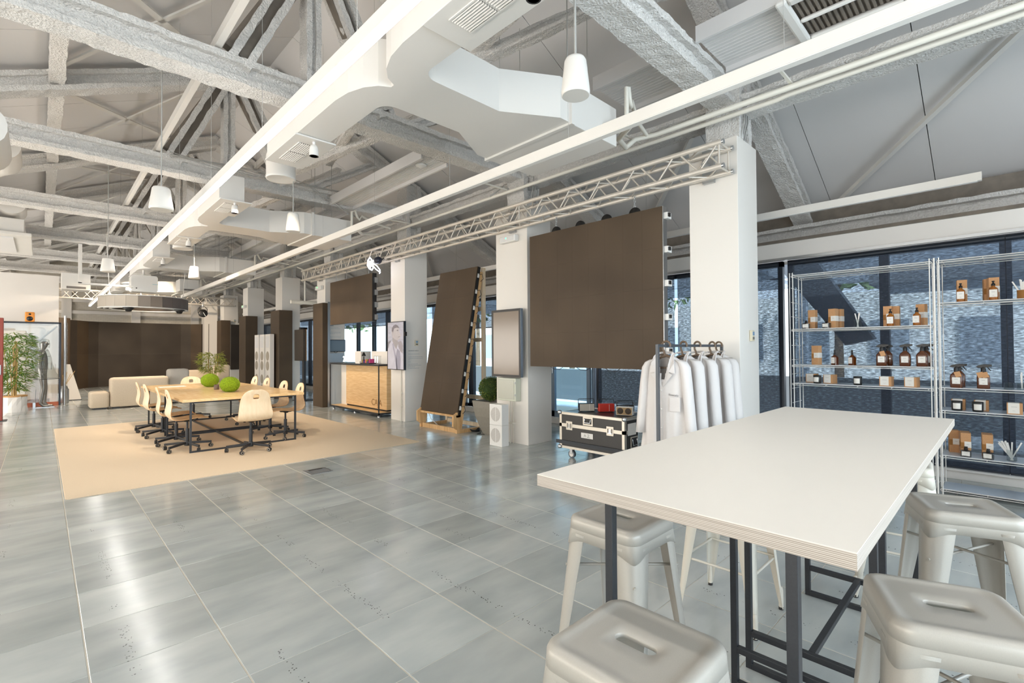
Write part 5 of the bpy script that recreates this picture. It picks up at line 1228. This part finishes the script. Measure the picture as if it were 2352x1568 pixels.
# ================================================================== PLANTER, SPEAKER BOX, FLOOR BOX
M_box1 = mat('boxwood_dark', '#2F4417', .8); M_box2 = mat('boxwood_mid', '#55702A', .7); M_box3 = mat('boxwood_yellow', '#8A8F3C', .7); M_pot = mat('planter_grey', '#8F8A80', .6, nscale=30, namt=.05)
t = thing('boxwood_planter', 'round clipped boxwood ball in a tapered grey planter', 'plant', (5.42, 6.07, 0))
m = MB(); rings = []
for z, h in ((0, .105), (.12, .15), (.3, .20), (.45, .225), (.555, .235), (.56, .215), (.50, .21)): rings.append(rrect(h, h, .03, 3, z, (5.42, 6.07)))
m.loft(rings, smooth=False); m.build('planter', M_pot, t); MB().box(5.22, 5.62, 5.87, 6.27, .5, .515).build('soil', M_trunk, t)
m = MB(); rnd = random.Random(9); c = Vector((5.42, 6.07, .755))
m.lathe([(0, -.19), (.12, -.16), (.19, -.02), (.12, .15), (0, .19)], tuple(c), 16, mi=0)
for q in range(4200):
    d = Vector((rnd.gauss(0, 1), rnd.gauss(0, 1), rnd.gauss(0, 1))).normalized(); p = c+d*rnd.uniform(.19, .212); e = (d+Vector((rnd.uniform(-1, 1), rnd.uniform(-1, 1), rnd.uniform(-1, 1)))*.8).normalized(); s = e.orthogonal().normalized()
    m.add([p-s*.006, p+e*.009, p+s*.006, p-e*.009], [(0, 1, 2, 3)], rnd.choice((0, 1, 1, 2)))
m.build('foliage', [M_box1, M_box2, M_box3], t, kind='stuff')
for k in (0, 1):
    z0 = .305*k; t = thing('speaker_box', ['lower', 'upper'][k]+' white cube speaker with round split grille by the second column', 'speaker', (4.83, 5.24, z0), 0, 'stacked white cube speakers')
    MB().box(4.76, 4.90, 5.105, 5.37, z0+.001, z0+.304).build('cabinet', W_white, t, bevel=.004)
    m = MB(); cy_, cz = 5.24, z0+.155
    for s_ in (-1, 1):
        for q in range(20):
            zz = cz-.098+q*.0103; hw = math.sqrt(max(0, .102**2-(zz-cz)**2))
            if hw > .014: 
                a, b = (cy_+.006, cy_+hw) if s_ > 0 else (cy_-hw, cy_-.006); m.box(4.7585, 4.7605, a, b, zz, zz+.0055)
    m.build('slot_grille', mat('slot_shadow_%d' % k, '#A59F98', .7), t)
t = thing('floor_box', 'square metal floor box lid set into the tiles', 'floor box', (2.33, 5.66, 0))
MB().box(2.2, 2.46, 5.53, 5.79, .0, .004).build('frame', M_steel, t, bevel=.001); MB().box(2.225, 2.435, 5.555, 5.765, .004, .0055).build('lid', mat('lid_grey', '#77797A', .4), t); MB().box(2.25, 2.41, 5.72, 5.75, .0055, .0065).build('flap', M_black, t)

# ================================================================== FLIGHT CASE AND RADIOS
M_case = mat('case_laminate', '#2D2B29', .35, nscale=90, namt=.08, bump=.1, bscale=200, bdist=.001); M_case_alu = mat('case_aluminium', '#CFC8BC', .3, .7)
fc = thing('flight_case', 'black road case with aluminium edges on castors', 'case', (5.13, 3.6, 0))
xa, xb, ya, yb, z0, z1 = 4.86, 5.46, 3.12, 4.10, .135, .597
zm = .43
MB().box(xa, xb, ya, yb, z0, zm).build('base_shell', M_case, fc); MB().box(xa, xb, ya, yb, zm+.004, z1).build('lid', M_case, fc)
w_ = .035; e = .003
for (y, ) in ((ya,), (yb,)):
    for x in (xa, xb):
        sx = -1 if x == xa else 1; sy = -1 if y == ya else 1
        MB().box(min(x+sx*e, x-sx*w_), max(x+sx*e, x-sx*w_), min(y+sy*e, y-sy*.0), max(y+sy*e, y), z0, z1).box(min(x+sx*e, x), max(x+sx*e, x), min(y+sy*e, y-sy*w_), max(y+sy*e, y-sy*w_), z0, z1).build('corner_extrusion', M_case_alu, fc)
for z, hh in ((z1-.03, .034), (zm-.02, .042), (z0-.002, .03)):
    MB().box(xa-e, xa, ya, yb, z, z+hh).box(xb, xb+e, ya, yb, z, z+hh).box(xa, xb, ya-e, ya, z, z+hh).box(xa, xb, yb, yb+e, z, z+hh).build('edge_extrusion', M_case_alu, fc)
MB().box(xa-e, xa+.03, ya, yb, z1, z1+.003).box(xb-.03, xb+e, ya, yb, z1, z1+.003).box(xa+.03, xb-.03, ya-e, ya+.03, z1, z1+.003).box(xa+.03, xb-.03, yb-.03, yb+e, z1, z1+.003).build('top_edge', M_case_alu, fc)
for x in (xa, xb):
    for y in (ya, yb):
        for z in (z0+.01, z1-.008): MB().lathe([(0, .028), (.02, .024), (.029, .008), (.029, -.008), (.02, -.024), (0, -.028)], (x, y, z), 12).build('ball_corner', M_chrome, fc)
for y in (ya+.2, yb-.16):
    l = MB().box(xa-.006, xa-.003, y-.05, y+.05, zm-.055, zm+.055).build('latch', M_case_alu, fc, bevel=.02); MB().box(xa-.012, xa-.006, y-.012, y+.012, zm-.02, zm+.02).box(xa-.010, xa-.006, y-.03, y+.03, zm-.03, zm-.022).build('butterfly', M_chrome, l)
    MB().box(xa-.0065, xa-.006, y+.022, y+.034, zm-.035, zm+.03).box(xa-.0065, xa-.006, y-.034, y-.022, zm-.035, zm+.03).build('recess', M_black, l)
h = MB().box(xa-.006, xa-.003, 3.57, 3.72, zm+.03, z1-.03).build('handle_plate', M_case_alu, fc, bevel=.004); MB().box(xa-.0075, xa-.006, 3.59, 3.70, zm+.05, z1-.05).build('handle_recess', M_black, h); MB().path([(xa-.01, 3.60, z1-.06), (xa-.02, 3.60, zm+.065), (xa-.02, 3.69, zm+.065), (xa-.01, 3.69, z1-.06)], .006, 6).build('handle_bar', M_chrome, h)
h = MB().box(4.98, 5.14, ya-.006, ya-.003, .23, .37).build('handle_plate', M_case_alu, fc, bevel=.004); MB().box(5.0, 5.12, ya-.0075, ya-.006, .245, .355).build('handle_recess', M_black, h); MB().path([(5.01, ya-.01, .34), (5.01, ya-.02, .27), (5.11, ya-.02, .27), (5.11, ya-.01, .34)], .006, 6).build('handle_bar', M_chrome, h)
MB().box(xa-.0045, xa-.003, 3.57, 3.75, .30, .365).build('tape_label', W_white, fc)
M_marker = mat('marker_ink', '#3A3432', .6)
m = MB(); m.path([(xa-.005, 3.705, .315), (xa-.005, 3.69, .35), (xa-.005, 3.675, .315)], .0018, 5).path([(xa-.005, 3.70, .33), (xa-.005, 3.68, .33)], .0018, 5)
m.path([(xa-.005, 3.655, .345), (xa-.005, 3.635, .35), (xa-.005, 3.625, .34), (xa-.005, 3.65, .318), (xa-.005, 3.655, .315), (xa-.005, 3.615, .315)], .0018, 5); m.build('handwriting', M_marker, fc)
MB().box(xa-.02, xa-.004, ya-.05, yb+.05, .19, .235).build('side_bumper', mat('bumper_blue_black', '#30343A', .5), fc)
MB().box(4.92, 5.10, ya-.0045, ya-.003, .39, .53).build('paper_sheet', W_white, fc); MB().box(5.14, 5.36, ya-.006, ya-.0045, .21, .45).build('shipping_sheet', mat('paper_pale_blue', '#C3D3DA', .7), fc)
m = MB()
for k in range(7): m.box(5.16, 5.16+.04+.015*(k*5 % 7), ya-.0066, ya-.006, .42-k*.018, .424-k*.018)
for k in range(12): m.box(5.16+k*.007, 5.163+k*.007, ya-.0066, ya-.006, .235, .275)
m.build('sheet_print', M_marker, fc, kind='stuff')
for x in (xa+.09, xb-.09):
    for y in (ya+.12, yb-.13):
        c = MB().box(x-.04, x+.04, y-.04, y+.04, .12, .133).box(x-.026, x-.020, y-.02, y+.02, .05, .12).box(x+.020, x+.026, y-.02, y+.02, .05, .12).build('caster', M_steel, fc)
        MB().tube((x-.018, y, .05), (x+.018, y, .05), .05, 20).build('wheel', mat('castor_blue_grey_%d%d' % (int(x*10), int(y*10)), '#5E6670', .5), c); MB().tube((x-.020, y, .05), (x+.020, y, .05), .034, 18).build('rim', W_wall, c)
def radio(x, y, rz, body, face, label, two=True):
    t = thing('portable_radio', label, 'radio', (0, 0, 0), 0, 'portable radios on the flight case')
    L_, D, H = .20, .095, .105
    MB().box(-L_/2, L_/2, -D/2, D/2, .004, H).build('case_body', body, t, bevel=.006)
    MB().box(-L_/2+.006, L_/2-.006, -D/2-.003, -D/2, .010, H-.006).build('front_grille', face, t)
    if two:
        for q in (-.048, .048): MB().lathe([(0, .0), (.036, .0), (.039, .003)], (q, -D/2-.0045, .056), 20, axis='y').build('speaker_cone', M_radiodark, t)
    else: MB().box(.028, .031, -D/2-.005, -D/2-.003, .012, H-.008).build('trim_line', W_white, t)
    MB().path([(-L_/2-.004, .01, .05), (-L_/2-.004, .01, H+.045), (-L_/2+.006, .01, H+.055), (L_/2-.006, .01, H+.055), (L_/2+.004, .01, H+.045), (L_/2+.004, .01, .05)], .0042, 6).build('carry_handle', M_black, t)
    for q in (-.07, .07): MB().box(q-.01, q+.01, -.03, .03, 0, .004).build('foot', M_rubber, t)
    t.location = (x, y, .600); t.rotation_euler = (0, 0, rz)
M_radiodark = mat('speaker_cloth_dark', '#3B3026', .8)
M_rg = mat('radio_front_greige', '#A7A399', .6, nscale=300, namt=.1); M_rr = mat('radio_red', '#C2301C', .4); M_rr2 = mat('radio_red_grille', '#B02A1C', .55, nscale=300, namt=.15)
radio(5.10, 3.85, -.70, M_winframe, M_rg, 'grey fronted portable radio, leftmost on the flight case', False)
radio(5.24, 3.64, -.70, M_rr, M_rr2, 'bright red portable radio in the middle of the flight case', False)
for q in (-.045, .045): pass
radio(5.26, 3.37, -.62, M_black, M_case, 'black portable radio behind the white one', False)
radio(5.11, 3.27, -1.25, W_white, M_brass2 if False else mat('radio_front_bronze', '#8A7049', .5), 'white portable radio with bronze front and two cones', True)

# ================================================================== CLOTHES RACK WITH LAB COATS
rk = thing('clothes_rack', 'black square tube clothes rack before the first column', 'clothes rack', (4.37, 2.06, 0))
RY, RX0, RX1 = 2.06, 3.72, 5.03
M_rack = mat('rack_grey_steel', '#51555A', .4, .3)
for x in (RX0, RX1): MB().box(x-.0125, x+.0125, RY-.0125, RY+.0125, 0.025, 1.45).build('post', M_rack, rk, bevel=.0015)
MB().box(RX0+.0125, RX1-.0125, RY-.0125, RY+.0125, 1.425, 1.45).build('rail', M_rack, rk, bevel=.0015)
for x in (RX0, RX1): MB().box(x-.0125, x+.0125, RY-.23, RY+.23, 0, .025).build('foot', M_rack, rk, bevel=.0015)
MB().box(RX0+.0125, RX1-.0125, RY-.0125, RY+.0125, 0, .025).build('base_bar', M_rack, rk)
M_hang = mat('hanger_brown', '#6B5846', .45)
M_cloth = mat('white_cotton', '#D9D4D1', .9, nscale=3, namt=.02, bump=.25, bscale=9, bdist=.02); M_clothd = mat('cotton_inside', '#C4BFBB', .9)
def make_coat(label):
    hg = thing('hanger', 'brown wooden hanger carrying the first coat', 'hanger', (0, 0, 0), 0, 'brown hangers on the rack')
    # hook over the rail, arms along y
    m = MB(); pts = [(0, .036*math.cos(a), 1.440+.036*math.sin(a)) for a in [math.radians(d_) for d_ in range(200, -31, -23)]]
    m.path(pts+[(0, .030, 1.405), (0, .018, 1.385), (0, .010, 1.345)], .0095, 8); m.build('hook', M_hang, hg)
    m = MB(); m.path([(0, -.16, 1.280), (0, -.10, 1.305), (0, -.04, 1.340), (0, 0, 1.352), (0, .04, 1.340), (0, .10, 1.305), (0, .16, 1.280)], .009, 8, radii=[.008, .01, .011, .012, .011, .01, .008]); m.build('arms', M_hang, hg)
    MB().box(-.012, -.002, -.16, .16, 1.238, 1.256).build('trouser_bar', M_hang, hg)
    t = thing('lab_coat', label, 'coat', (0, 0, 0), 0, 'white lab coats on the rack')
    rows = [(1.350, .060, .040, 0), (1.338, .080, .050, 0), (1.322, .108, .054, 0), (1.30, .140, .060, .001), (1.255, .168, .068, .002), (1.15, .176, .078, .003), (1.0, .182, .084, .005), (.85, .202, .086, .008), (.65, .222, .088, .012), (.45, .242, .092, .015), (.33, .250, .094, .016)]
    fine = []
    for p, q in zip(rows[:-1], rows[1:]):
        k = max(1, int((p[0]-q[0])/.022))
        fine += [tuple(p[i]+(q[i]-p[i])*j/k for i in range(4)) for j in range(k)]
    fine.append(rows[-1]); n = 96; V = []; F = []
    for z, hy, hx, fo in fine:
        for i in range(n):
            a_ = 2*PI*i/n; ca, sa = math.cos(a_), math.sin(a_)
            y = hy*math.copysign(abs(sa)**.85, sa); x = -hx*math.copysign(abs(ca)**.9, ca)
            V.append((x+fo*(math.sin(y*38+z*1.7)+.6*math.sin(y*71)), y, z))
    for j in range(len(fine)-1):
        wv = max(0, .058*(fine[j+1][0]-1.10)/.24)
        for i in range(n):
            k = (i+1) % n; q = [j*n+i, j*n+k, (j+1)*n+k, (j+1)*n+i]; cy_ = sum(V[e][1] for e in q)/4; cx_ = sum(V[e][0] for e in q)/4
            if cx_ < -.01 and abs(cy_) < wv: continue
            F.append(tuple(q))
    m = MB(); m.add(V, F, 0, True); b = m.build('coat_body', M_cloth, t); sd = b.modifiers.new('s', 'SOLIDIFY'); sd.thickness = .003
    for s_ in (-1, 1):
        m = MB(); R = []
        for z, y, x, ry, rx in ((1.318, .110, 0, .03, .045), (1.295, .145, 0, .038, .055), (1.25, .168, -.002, .042, .060), (1.12, .184, -.008, .042, .060), (.95, .200, -.014, .042, .060), (.80, .214, -.018, .042, .058), (.68, .222, -.02, .045, .060)):
            R.append([(x-rx*math.cos(2*PI*i/24)*(1+.04*math.sin(4*i+z*20))-.012, s_*(y+ry*math.sin(2*PI*i/24)), z) for i in range(24)])
        m.loft(R, cap=False); sl = m.build('sleeve', M_cloth, t, fixn=True); sd = sl.modifiers.new('s', 'SOLIDIFY'); sd.thickness = .003
    # neck opening, collar, lapels (front faces -x)
    for s_ in (-1, 1):
        v = [(-.022, s_*.058, 1.372), (-.050, s_*.060, 1.345), (-.078, s_*.048, 1.275), (-.094, s_*.058, 1.215), (-.092, s_*.108, 1.205), (-.080, s_*.100, 1.29), (-.050, s_*.088, 1.348), (-.015, s_*.075, 1.375)]
        m = MB(); m.add([(x-.009, y, z) for x, y, z in v]+[(x, y, z) for x, y, z in v], [tuple(range(8)), tuple(range(15, 7, -1))]+[(i, (i+1) % 8, 8+(i+1) % 8, 8+i) for i in range(8)]); m.build('collar', M_cloth, t, fixn=True)
        v = [(-.082, s_*.046, 1.262), (-.089, s_*.003, 1.085), (-.096, s_*.036, 1.12), (-.101, s_*.092, 1.195), (-.097, s_*.064, 1.205)]
        m = MB(); m.add([(x-.009, y, z) for x, y, z in v]+[(x-.001, y, z) for x, y, z in v], [tuple(range(5)), tuple(range(9, 4, -1))]+[(i, (i+1) % 5, 5+(i+1) % 5, 5+i) for i in range(5)]); m.build('lapel', M_cloth, t, fixn=True)
    m = MB(); m.path([(-.015, -.062, 1.372), (.035, -.04, 1.378), (.042, 0, 1.380), (.035, .04, 1.378), (-.015, .062, 1.372)], .010, 6); m.build('collar_back', M_cloth, t)
    MB().box(-.0935, -.088, -.0015, .0015, .36, 1.08).build('front_placket', M_clothd, t)
    for z in (1.06, .90, .74, .58): MB().lathe([(0, -.004), (.008, -.003), (.009, 0)], (-.096, .012, z), 12, axis='x').build('button', W_wall, t)
    MB().box(-.0955, -.085, -.150, -.060, .885, 1.005).build('breast_pocket', M_cloth, t, bevel=.002)
    text('embroidery', 'Slowcelo', .0235, (-.094, -.053, 1.018), (PI/2+.0, .06, -PI/2), M_marker, t, extrude=.0006)
    return hg, t
hg, ct = make_coat('white lab coat nearest the viewer with name stitched on the chest')
hg.location = (3.87, RY, 0); ct.location = (3.87, RY, 0); hg.rotation_euler = ct.rotation_euler = (0, 0, math.radians(6))
for k, (x, r) in enumerate(((4.19, -14), (4.47, -12), (4.80, -15), (4.96, -10))):
    nm = ['second', 'third', 'fourth', 'last'][k]
    dup(hg, (x, RY, 0), math.radians(r), 'brown wooden hanger of the %s coat from the viewer' % nm); dup(ct, (x, RY, 0), math.radians(r), '%s white lab coat from the viewer on the rack' % nm)

# ================================================================== WIRE SHELVING AND PRODUCTS
M_wire = mat('wire_white', '#F0ECE6', .4, 0); M_shelfp = mat('frosted_shelf_plate', '#C7CED6', .3)
XF, XR = 6.2, 6.55
ws = thing('wire_shelving', 'white wire shelving in two bays before the screened windows', 'shelf', (6.37, .5, 0))
def post(x, y, label=None):
    m = MB()
    for dy in (-.016, .016): m.tube((x, y+dy, 0), (x, y+dy, 2.275), .0045, 8)
    return m
for y in (1.735, .505, .468, -.74):
    for x in (XF, XR): post(x, y).build('upright', M_wire, ws)
    m = MB()
    for k in range(14): m.tube((XF, y, .12+k*.165), (XR, y, .12+k*.165), .0028, 6)
    for x in (XF+.07, XR-.07): m.tube((x, y, .05), (x, y, 2.24), .0035, 6)
    m.build('end_ladder', M_wire, ws)
for ya, yb, zs in ((.505, 1.735, (2.243, 1.622, 1.213, 1.003, .05)), (-.74, .468, (2.243, 1.832, 1.018, .80, .372, .05))):
    for z in zs:
        m = MB()
        for x in (XF, XR):
            for dz in (0, -.018): m.tube((x, ya, z+dz), (x, yb, z+dz), .0032, 6)
        for k in range(5):
            y = ya+.04+(yb-ya-.08)*k/4; m.tube((XF, y, z-.008), (XR, y, z-.008), .003, 6)
        for y in (ya, yb): m.tube((XF, y, z-.009), (XR, y, z-.009), .004, 6)
        s = m.build('shelf_frame', M_wire, ws); MB().box(XF+.006, XR-.006, ya+.01, yb-.01, z+.003, z+.006).build('shelf_plate', M_shelfp, s)
M_kraft = mat('kraft_board', '#C8976A', .8, nscale=120, namt=.06); M_kraftin = mat('kraft_inside', '#9C6B35', .8); M_lab = mat('paper_label', '#E9E5DE', .6); M_ink3 = mat('label_ink', '#8B8780', .7)
M_amber = mat('amber_glass', '#5A2C0C', .08, spec=.7, coat=.6); M_amber2 = mat('amber_glass_light', '#9A5A14', .08, coat=.6); M_dkglass = mat('dark_glass', '#1F1B1A', .12, coat=.5); M_candle = mat('candle_glass', '#232220', .3)
def lab(parent, x, y, z, w_, h, lines=2):
    l = MB().box(x-.0012, x, y-w_/2, y+w_/2, z-h/2, z+h/2).build('label', M_lab, parent)
    m = MB(); m.box(x-.0016, x-.0012, y-w_*.22, y+w_*.22, z+h*.16, z+h*.20)
    m.box(x-.0016, x-.0012, y-w_*.12, y+w_*.12, z-h*.30, z-h*.27); m.build('label_print', M_ink3, l)
def P_box(lb):      # tall kraft carton with window and label sleeve
    t = thing('kraft_carton', lb, 'box', (0, 0, 0), 0, 'tall kraft cartons'); w_, H = .072, .215
    MB().box(-.036, .036, -w_/2, w_/2, 0, H).build('carton', M_kraft, t, bevel=.001); MB().box(-.0365, -.030, .012, w_/2+.0005, .07, .125).build('window', M_kraftin, t)
    MB().box(-.0375, .0375, -w_/2-.0012, .010, .078, .135).build('sleeve_label', M_lab, t)
    MB().box(-.038, -.0375, -.024, -.004, .108, .110).build('label_print', M_ink3, t); return t
def P_cube(lb):     # low candle box with wide label
    t = thing('candle_box', lb, 'box', (0, 0, 0), 0, 'low candle boxes'); MB().box(-.05, .05, -.05, .05, 0, .10).build('carton', M_kraft, t, bevel=.001)
    MB().box(-.0512, .0512, -.030, .042, .008, .1012).build('sleeve_label', M_lab, t); MB().box(-.0518, -.0512, -.014, .022, .065, .067).box(-.0518, -.0512, -.004, .014, .03, .0312).build('label_print', M_ink3, t); return t
def P_bot(lb):      # squat dark diffuser bottle
    t = thing('diffuser_bottle', lb, 'bottle', (0, 0, 0), 0, 'squat dark diffuser bottles'); m = MB()
    m.loft([rrect(.030, .036, .008, 3, z) if q else rrect(.012, .012, .011, 3, z) for z, q in ((0, 1), (.058, 1))]); m.loft([rrect(.030, .036, .008, 3, .058), rrect(.014, .014, .012, 3, .064), rrect(.012, .012, .011, 3, .075)]); m.build('bottle_body', M_dkglass, t)
    MB().lathe([(.016, .073), (.016, .078), (.010, .08), (.014, .093), (0, .094)], (0, 0, 0), 16).build('collar_cap', M_black, t); lab(t, -.031, 0, .031, .056, .038); return t
def P_pump(lb):     # slim amber bottle with black pump
    t = thing('pump_bottle', lb, 'bottle', (0, 0, 0), 0, 'amber pump bottles'); MB().lathe([(0, 0), (.030, 0), (.032, .004), (.032, .10), (.028, .112), (.013, .124), (.012, .135)], (0, 0, 0), 24).build('bottle_body', M_amber2, t)
    MB().lathe([(.014, .133), (.014, .152), (.007, .155), (.007, .168), (.010, .17), (.010, .178), (0, .18)], (0, 0, 0), 14).box(-.02, .004, -.004, .004, .172, .178).build('pump_head', M_black, t); lab(t, -.0315, 0, .062, .052, .068); return t
def P_small(lb):    # small dark angular bottle with spray cap
    t = thing('room_spray_bottle', lb, 'bottle', (0, 0, 0), 0, 'small dark room sprays'); m = MB(); m.loft([rrect(.024, .028, .004, 2, 0), rrect(.024, .028, .004, 2, .085), rrect(.012, .012, .006, 2, .105), rrect(.010, .010, .006, 2, .112)], smooth=False); m.build('bottle_body', M_amber, t)
    MB().lathe([(.011, .11), (.011, .128), (.006, .13), (.009, .15), (.008, .165), (0, .166)], (0, 0, 0), 12).build('spray_cap', M_black, t); lab(t, -.0245, .004, .052, .040, .066); return t
def P_spray(lb, tagn=0):   # amber bottle with black trigger
    t = thing('trigger_spray_bottle', lb, 'bottle', (0, 0, 0), 0, 'amber trigger spray bottles'); m = MB()
    m.loft([rrect(.036, .040, .014, 4, .0), rrect(.040, .045, .016, 4, .006), rrect(.040, .045, .016, 4, .112), rrect(.034, .038, .018, 4, .128), rrect(.018, .018, .014, 4, .15), rrect(.015, .015, .013, 4, .158)]); m.build('bottle_body', M_amber, t)
    MB().lathe([(.018, .155), (.018, .182), (.014, .19), (.013, .20), (0, .2)], (0, 0, 0), 16).build('neck_collar', M_black, t)
    m = MB(); m.loft([[(x_, y, z) for x_, y, z in ((-.011, y0, za), (.011, y0, za), (.011, y0, zb), (-.011, y0, zb))] for y0, za, zb in ((.048, .200, .204), (.03, .192, .216), (.0, .19, .224), (-.03, .198, .224), (-.058, .206, .222))], smooth=False); m.build('trigger_head', M_black, t, bevel=.002)
    MB().path([(0, -.028, .20), (0, -.036, .185), (0, -.045, .172), (0, -.052, .165)], .0045, 6).build('trigger', M_black, t); lab(t, -.0405, 0, .068, .056, .062)
    for q in range(tagn):
        MB().obox((-.043-.003*q, -.012+.03*q, .128), (.0008, 0, .0), (0, .021, -.006), (0, .008, .024)).build('kraft_tag', M_kraft, t)
    return t
def P_candle(lb):
    t = thing('candle_jar', lb, 'candle', (0, 0, 0), 0, 'black candle jars'); MB().lathe([(0, 0), (.034, 0), (.038, .005), (.040, .090), (.038, .092), (.036, .088), (.036, .07), (0, .07)], (0, 0, 0), 28).build('jar', M_candle, t)
    m = MB(); n = 8
    for a0 in range(n):
        a = [PI-.72+1.44*(a0+k)/n for k in (0, 1)]; m.add([(.0395*math.cos(a[0]), .0395*math.sin(a[0]), .018), (.0395*math.cos(a[1]), .0395*math.sin(a[1]), .018), (.0405*math.cos(a[1]), .0405*math.sin(a[1]), .072), (.0405*math.cos(a[0]), .0405*math.sin(a[0]), .072)], [(0, 1, 2, 3)])
    m.build('label', M_lab, t); return t
def P_beaker(lb, n, H=.09, dark=False, spread=.03, L_=.16):
    t = thing('strip_beaker', lb, 'beaker', (0, 0, 0), 0, 'beakers with paper strips'); r = .034
    MB().lathe([(0, .002), (r-.004, 0), (r, .006), (r, H), (r+.003, H+.002), (r-.002, H), (r-.002, .008), (0, .006)], (0, 0, 0), 24).build('beaker_glass', M_kraftin if dark else M_clear, t)
    rn = random.Random(n*7+int(L_*100)); 
    if n: 
        m = MB()
        for k in range(n):
            a = rn.uniform(-1, 1); p0 = Vector((rn.uniform(-.012, .012), -a*.01, .006)); p1 = Vector((rn.uniform(-.01, .01), a*spread*2, L_*rn.uniform(.85, 1.05))); m.bar(p0, p1, .010, .0012, up=(1, 0, 0))
        m.build('paper_strip', W_white, t)
    return t
proto = {'box': P_box, 'cube': P_cube, 'bot': P_bot, 'pump': P_pump, 'small': P_small, 'spray': P_spray, 'candle': P_candle}
S1, S2, S3 = 1.628, 1.219, 1.009; R0, R1, R2, R3 = 1.838, 1.024, .806, .378
items = [ # kind, x, y, shelf z, turn in degrees, label
 ('bot', 6.25, 1.600, S1, 0, 'squat dark bottle at the left end of the top filled shelf'), ('box', 6.36, 1.560, S1, -8, 'tall kraft carton at the left end of the top filled shelf'),
 ('bot', 6.27, 1.405, S1, -12, 'squat dark bottle before the pair of tall kraft cartons'), ('box', 6.33, 1.352, S1, -12, 'front tall kraft carton of the pair, left bay'), ('box', 6.45, 1.322, S1, -12, 'rear tall kraft carton of the pair, left bay'),
 ('box', 6.40, .875, S1, 0, 'tall kraft carton behind the first pump bottle, left bay'), ('box', 6.46, .820, S1, 0, 'second tall kraft carton behind the first pump bottle, left bay'), ('pump', 6.27, .838, S1, 0, 'amber pump bottle near the middle of the left bay'),
 ('pump', 6.27, .628, S1, -10, 'amber pump bottle at the right end of the left bay'), ('box', 6.37, .600, S1, -14, 'tall kraft carton at the right end of the left bay'),
 ('box', 6.30, 1.512, S2, -18, 'lone tall kraft carton on the middle shelf, left bay'), ('small', 6.28, 1.334, S2, -22, 'small dark spray bottle, left one of the two'), ('small', 6.28, 1.174, S2, -25, 'small dark spray bottle, right one of the two'),
 ('spray', 6.27, .915, S2, 0, 'trigger spray with kraft tag, left bay middle shelf'), ('spray', 6.41, .885, S2, 180, 'trigger spray behind the tagged one, left bay'), ('spray', 6.28, .726, S2, 0, 'lone trigger spray in the left bay, no tag'), ('spray', 6.26, .592, S2, 0, 'trigger spray at the right end of the left bay, front'), ('spray', 6.40, .572, S2, 0, 'trigger spray at the right end of the left bay, rear'),
 ('cube', 6.42, 1.590, S3, -5, 'low candle box at the left end, behind a black jar'), ('candle', 6.26, 1.500, S3, -12, 'black candle jar before the leftmost candle box'), ('cube', 6.36, 1.398, S3, -14, 'low candle box right of the leftmost black jar'), ('candle', 6.27, 1.126, S3, -5, 'black candle jar alone in the middle of the left bay'), ('cube', 6.29, .882, S3, -6, 'low candle box, left of two at the right of the left bay'), ('cube', 6.29, .677, S3, -10, 'low candle box, right of two at the right of the left bay'),
 ('pump', 6.26, .303, R0, 0, 'left amber pump bottle in the right bay'), ('box', 6.36, .300, R0, 8, 'tall kraft carton behind the left pump bottle, right bay'), ('pump', 6.26, .083, R0, 0, 'right amber pump bottle in the right bay'), ('box', 6.35, .086, R0, 14, 'tall kraft carton behind the right pump bottle, right bay'), ('box', 6.45, .118, R0, 10, 'rear kraft carton of the right pump bottle, right bay'),
 ('spray', 6.26, .345, R1, 0, 'left trigger spray in the right bay, tag tilted'), ('spray', 6.40, .332, R1, 0, 'trigger spray hidden behind the left one, right bay'), ('spray', 6.26, .160, R1, 0, 'right trigger spray in the right bay with two tags'),
 ('candle', 6.26, .345, R2, 0, 'left black candle jar in the right bay'), ('cube', 6.39, .340, R2, 0, 'low candle box behind the left jar, right bay'), ('candle', 6.26, .201, R2, 0, 'right black candle jar in the right bay'), ('cube', 6.39, .180, R2, 0, 'low candle box behind the right jar, right bay'), ('cube', 6.27, -.037, R2, 0, 'low candle box alone in the right bay'),
 ('box', 6.33, .292, R3, 4, 'front kraft carton on the low shelf by the table corner'), ('box', 6.42, .305, R3, 4, 'middle kraft carton on the low shelf by the table corner'), ('box', 6.46, .385, R3, 10, 'kraft carton half hidden by the table corner'), ('bot', 6.25, .288, R3, 0, 'squat dark bottle on the low shelf near the table corner'),
 ('box', 6.34, .142, R3, 0, 'front kraft carton of the right group on the low shelf'), ('box', 6.43, .150, R3, 0, 'rear kraft carton of the right group on the low shelf'), ('bot', 6.25, .138, R3, -10, 'squat dark bottle of the right group on the low shelf')]
made = {}
for kind, x, y, z, r, lb in items:
    tagn = 1 if 'kraft tag' in lb or 'tilted' in lb else (2 if 'two tags' in lb else 0)
    key = (kind, tagn)
    if key not in made:
        o = P_spray(lb, tagn) if kind == 'spray' else proto[kind](lb); made[key] = o; o.location = (x, y, z); o.rotation_euler = (0, 0, math.radians(r))
    else: dup(made[key], (x, y, z), math.radians(r), lb)
for (n, H, dk, sp, L_, x, y, z, lb) in ((3, .085, False, .018, .155, 6.32, 1.127, S1, 'clear beaker with three leaning paper strips, left bay'), (12, .075, True, .04, .17, 6.27, -.10, R0, 'dark cup full of white paper strips, top right'),
   (0, .062, False, .02, .1, 6.27, -.004, R1, 'small empty clear beaker in the right bay'), (2, .062, False, .02, .15, 6.27, -.085, R1, 'small clear beaker with strips at the right edge'), (14, .10, False, .045, .17, 6.29, -.012, R3, 'clear beaker of fanned white paper strips on the low shelf')):
    o = P_beaker(lb, n, H, dk, sp, L_); o.location = (x, y, z)
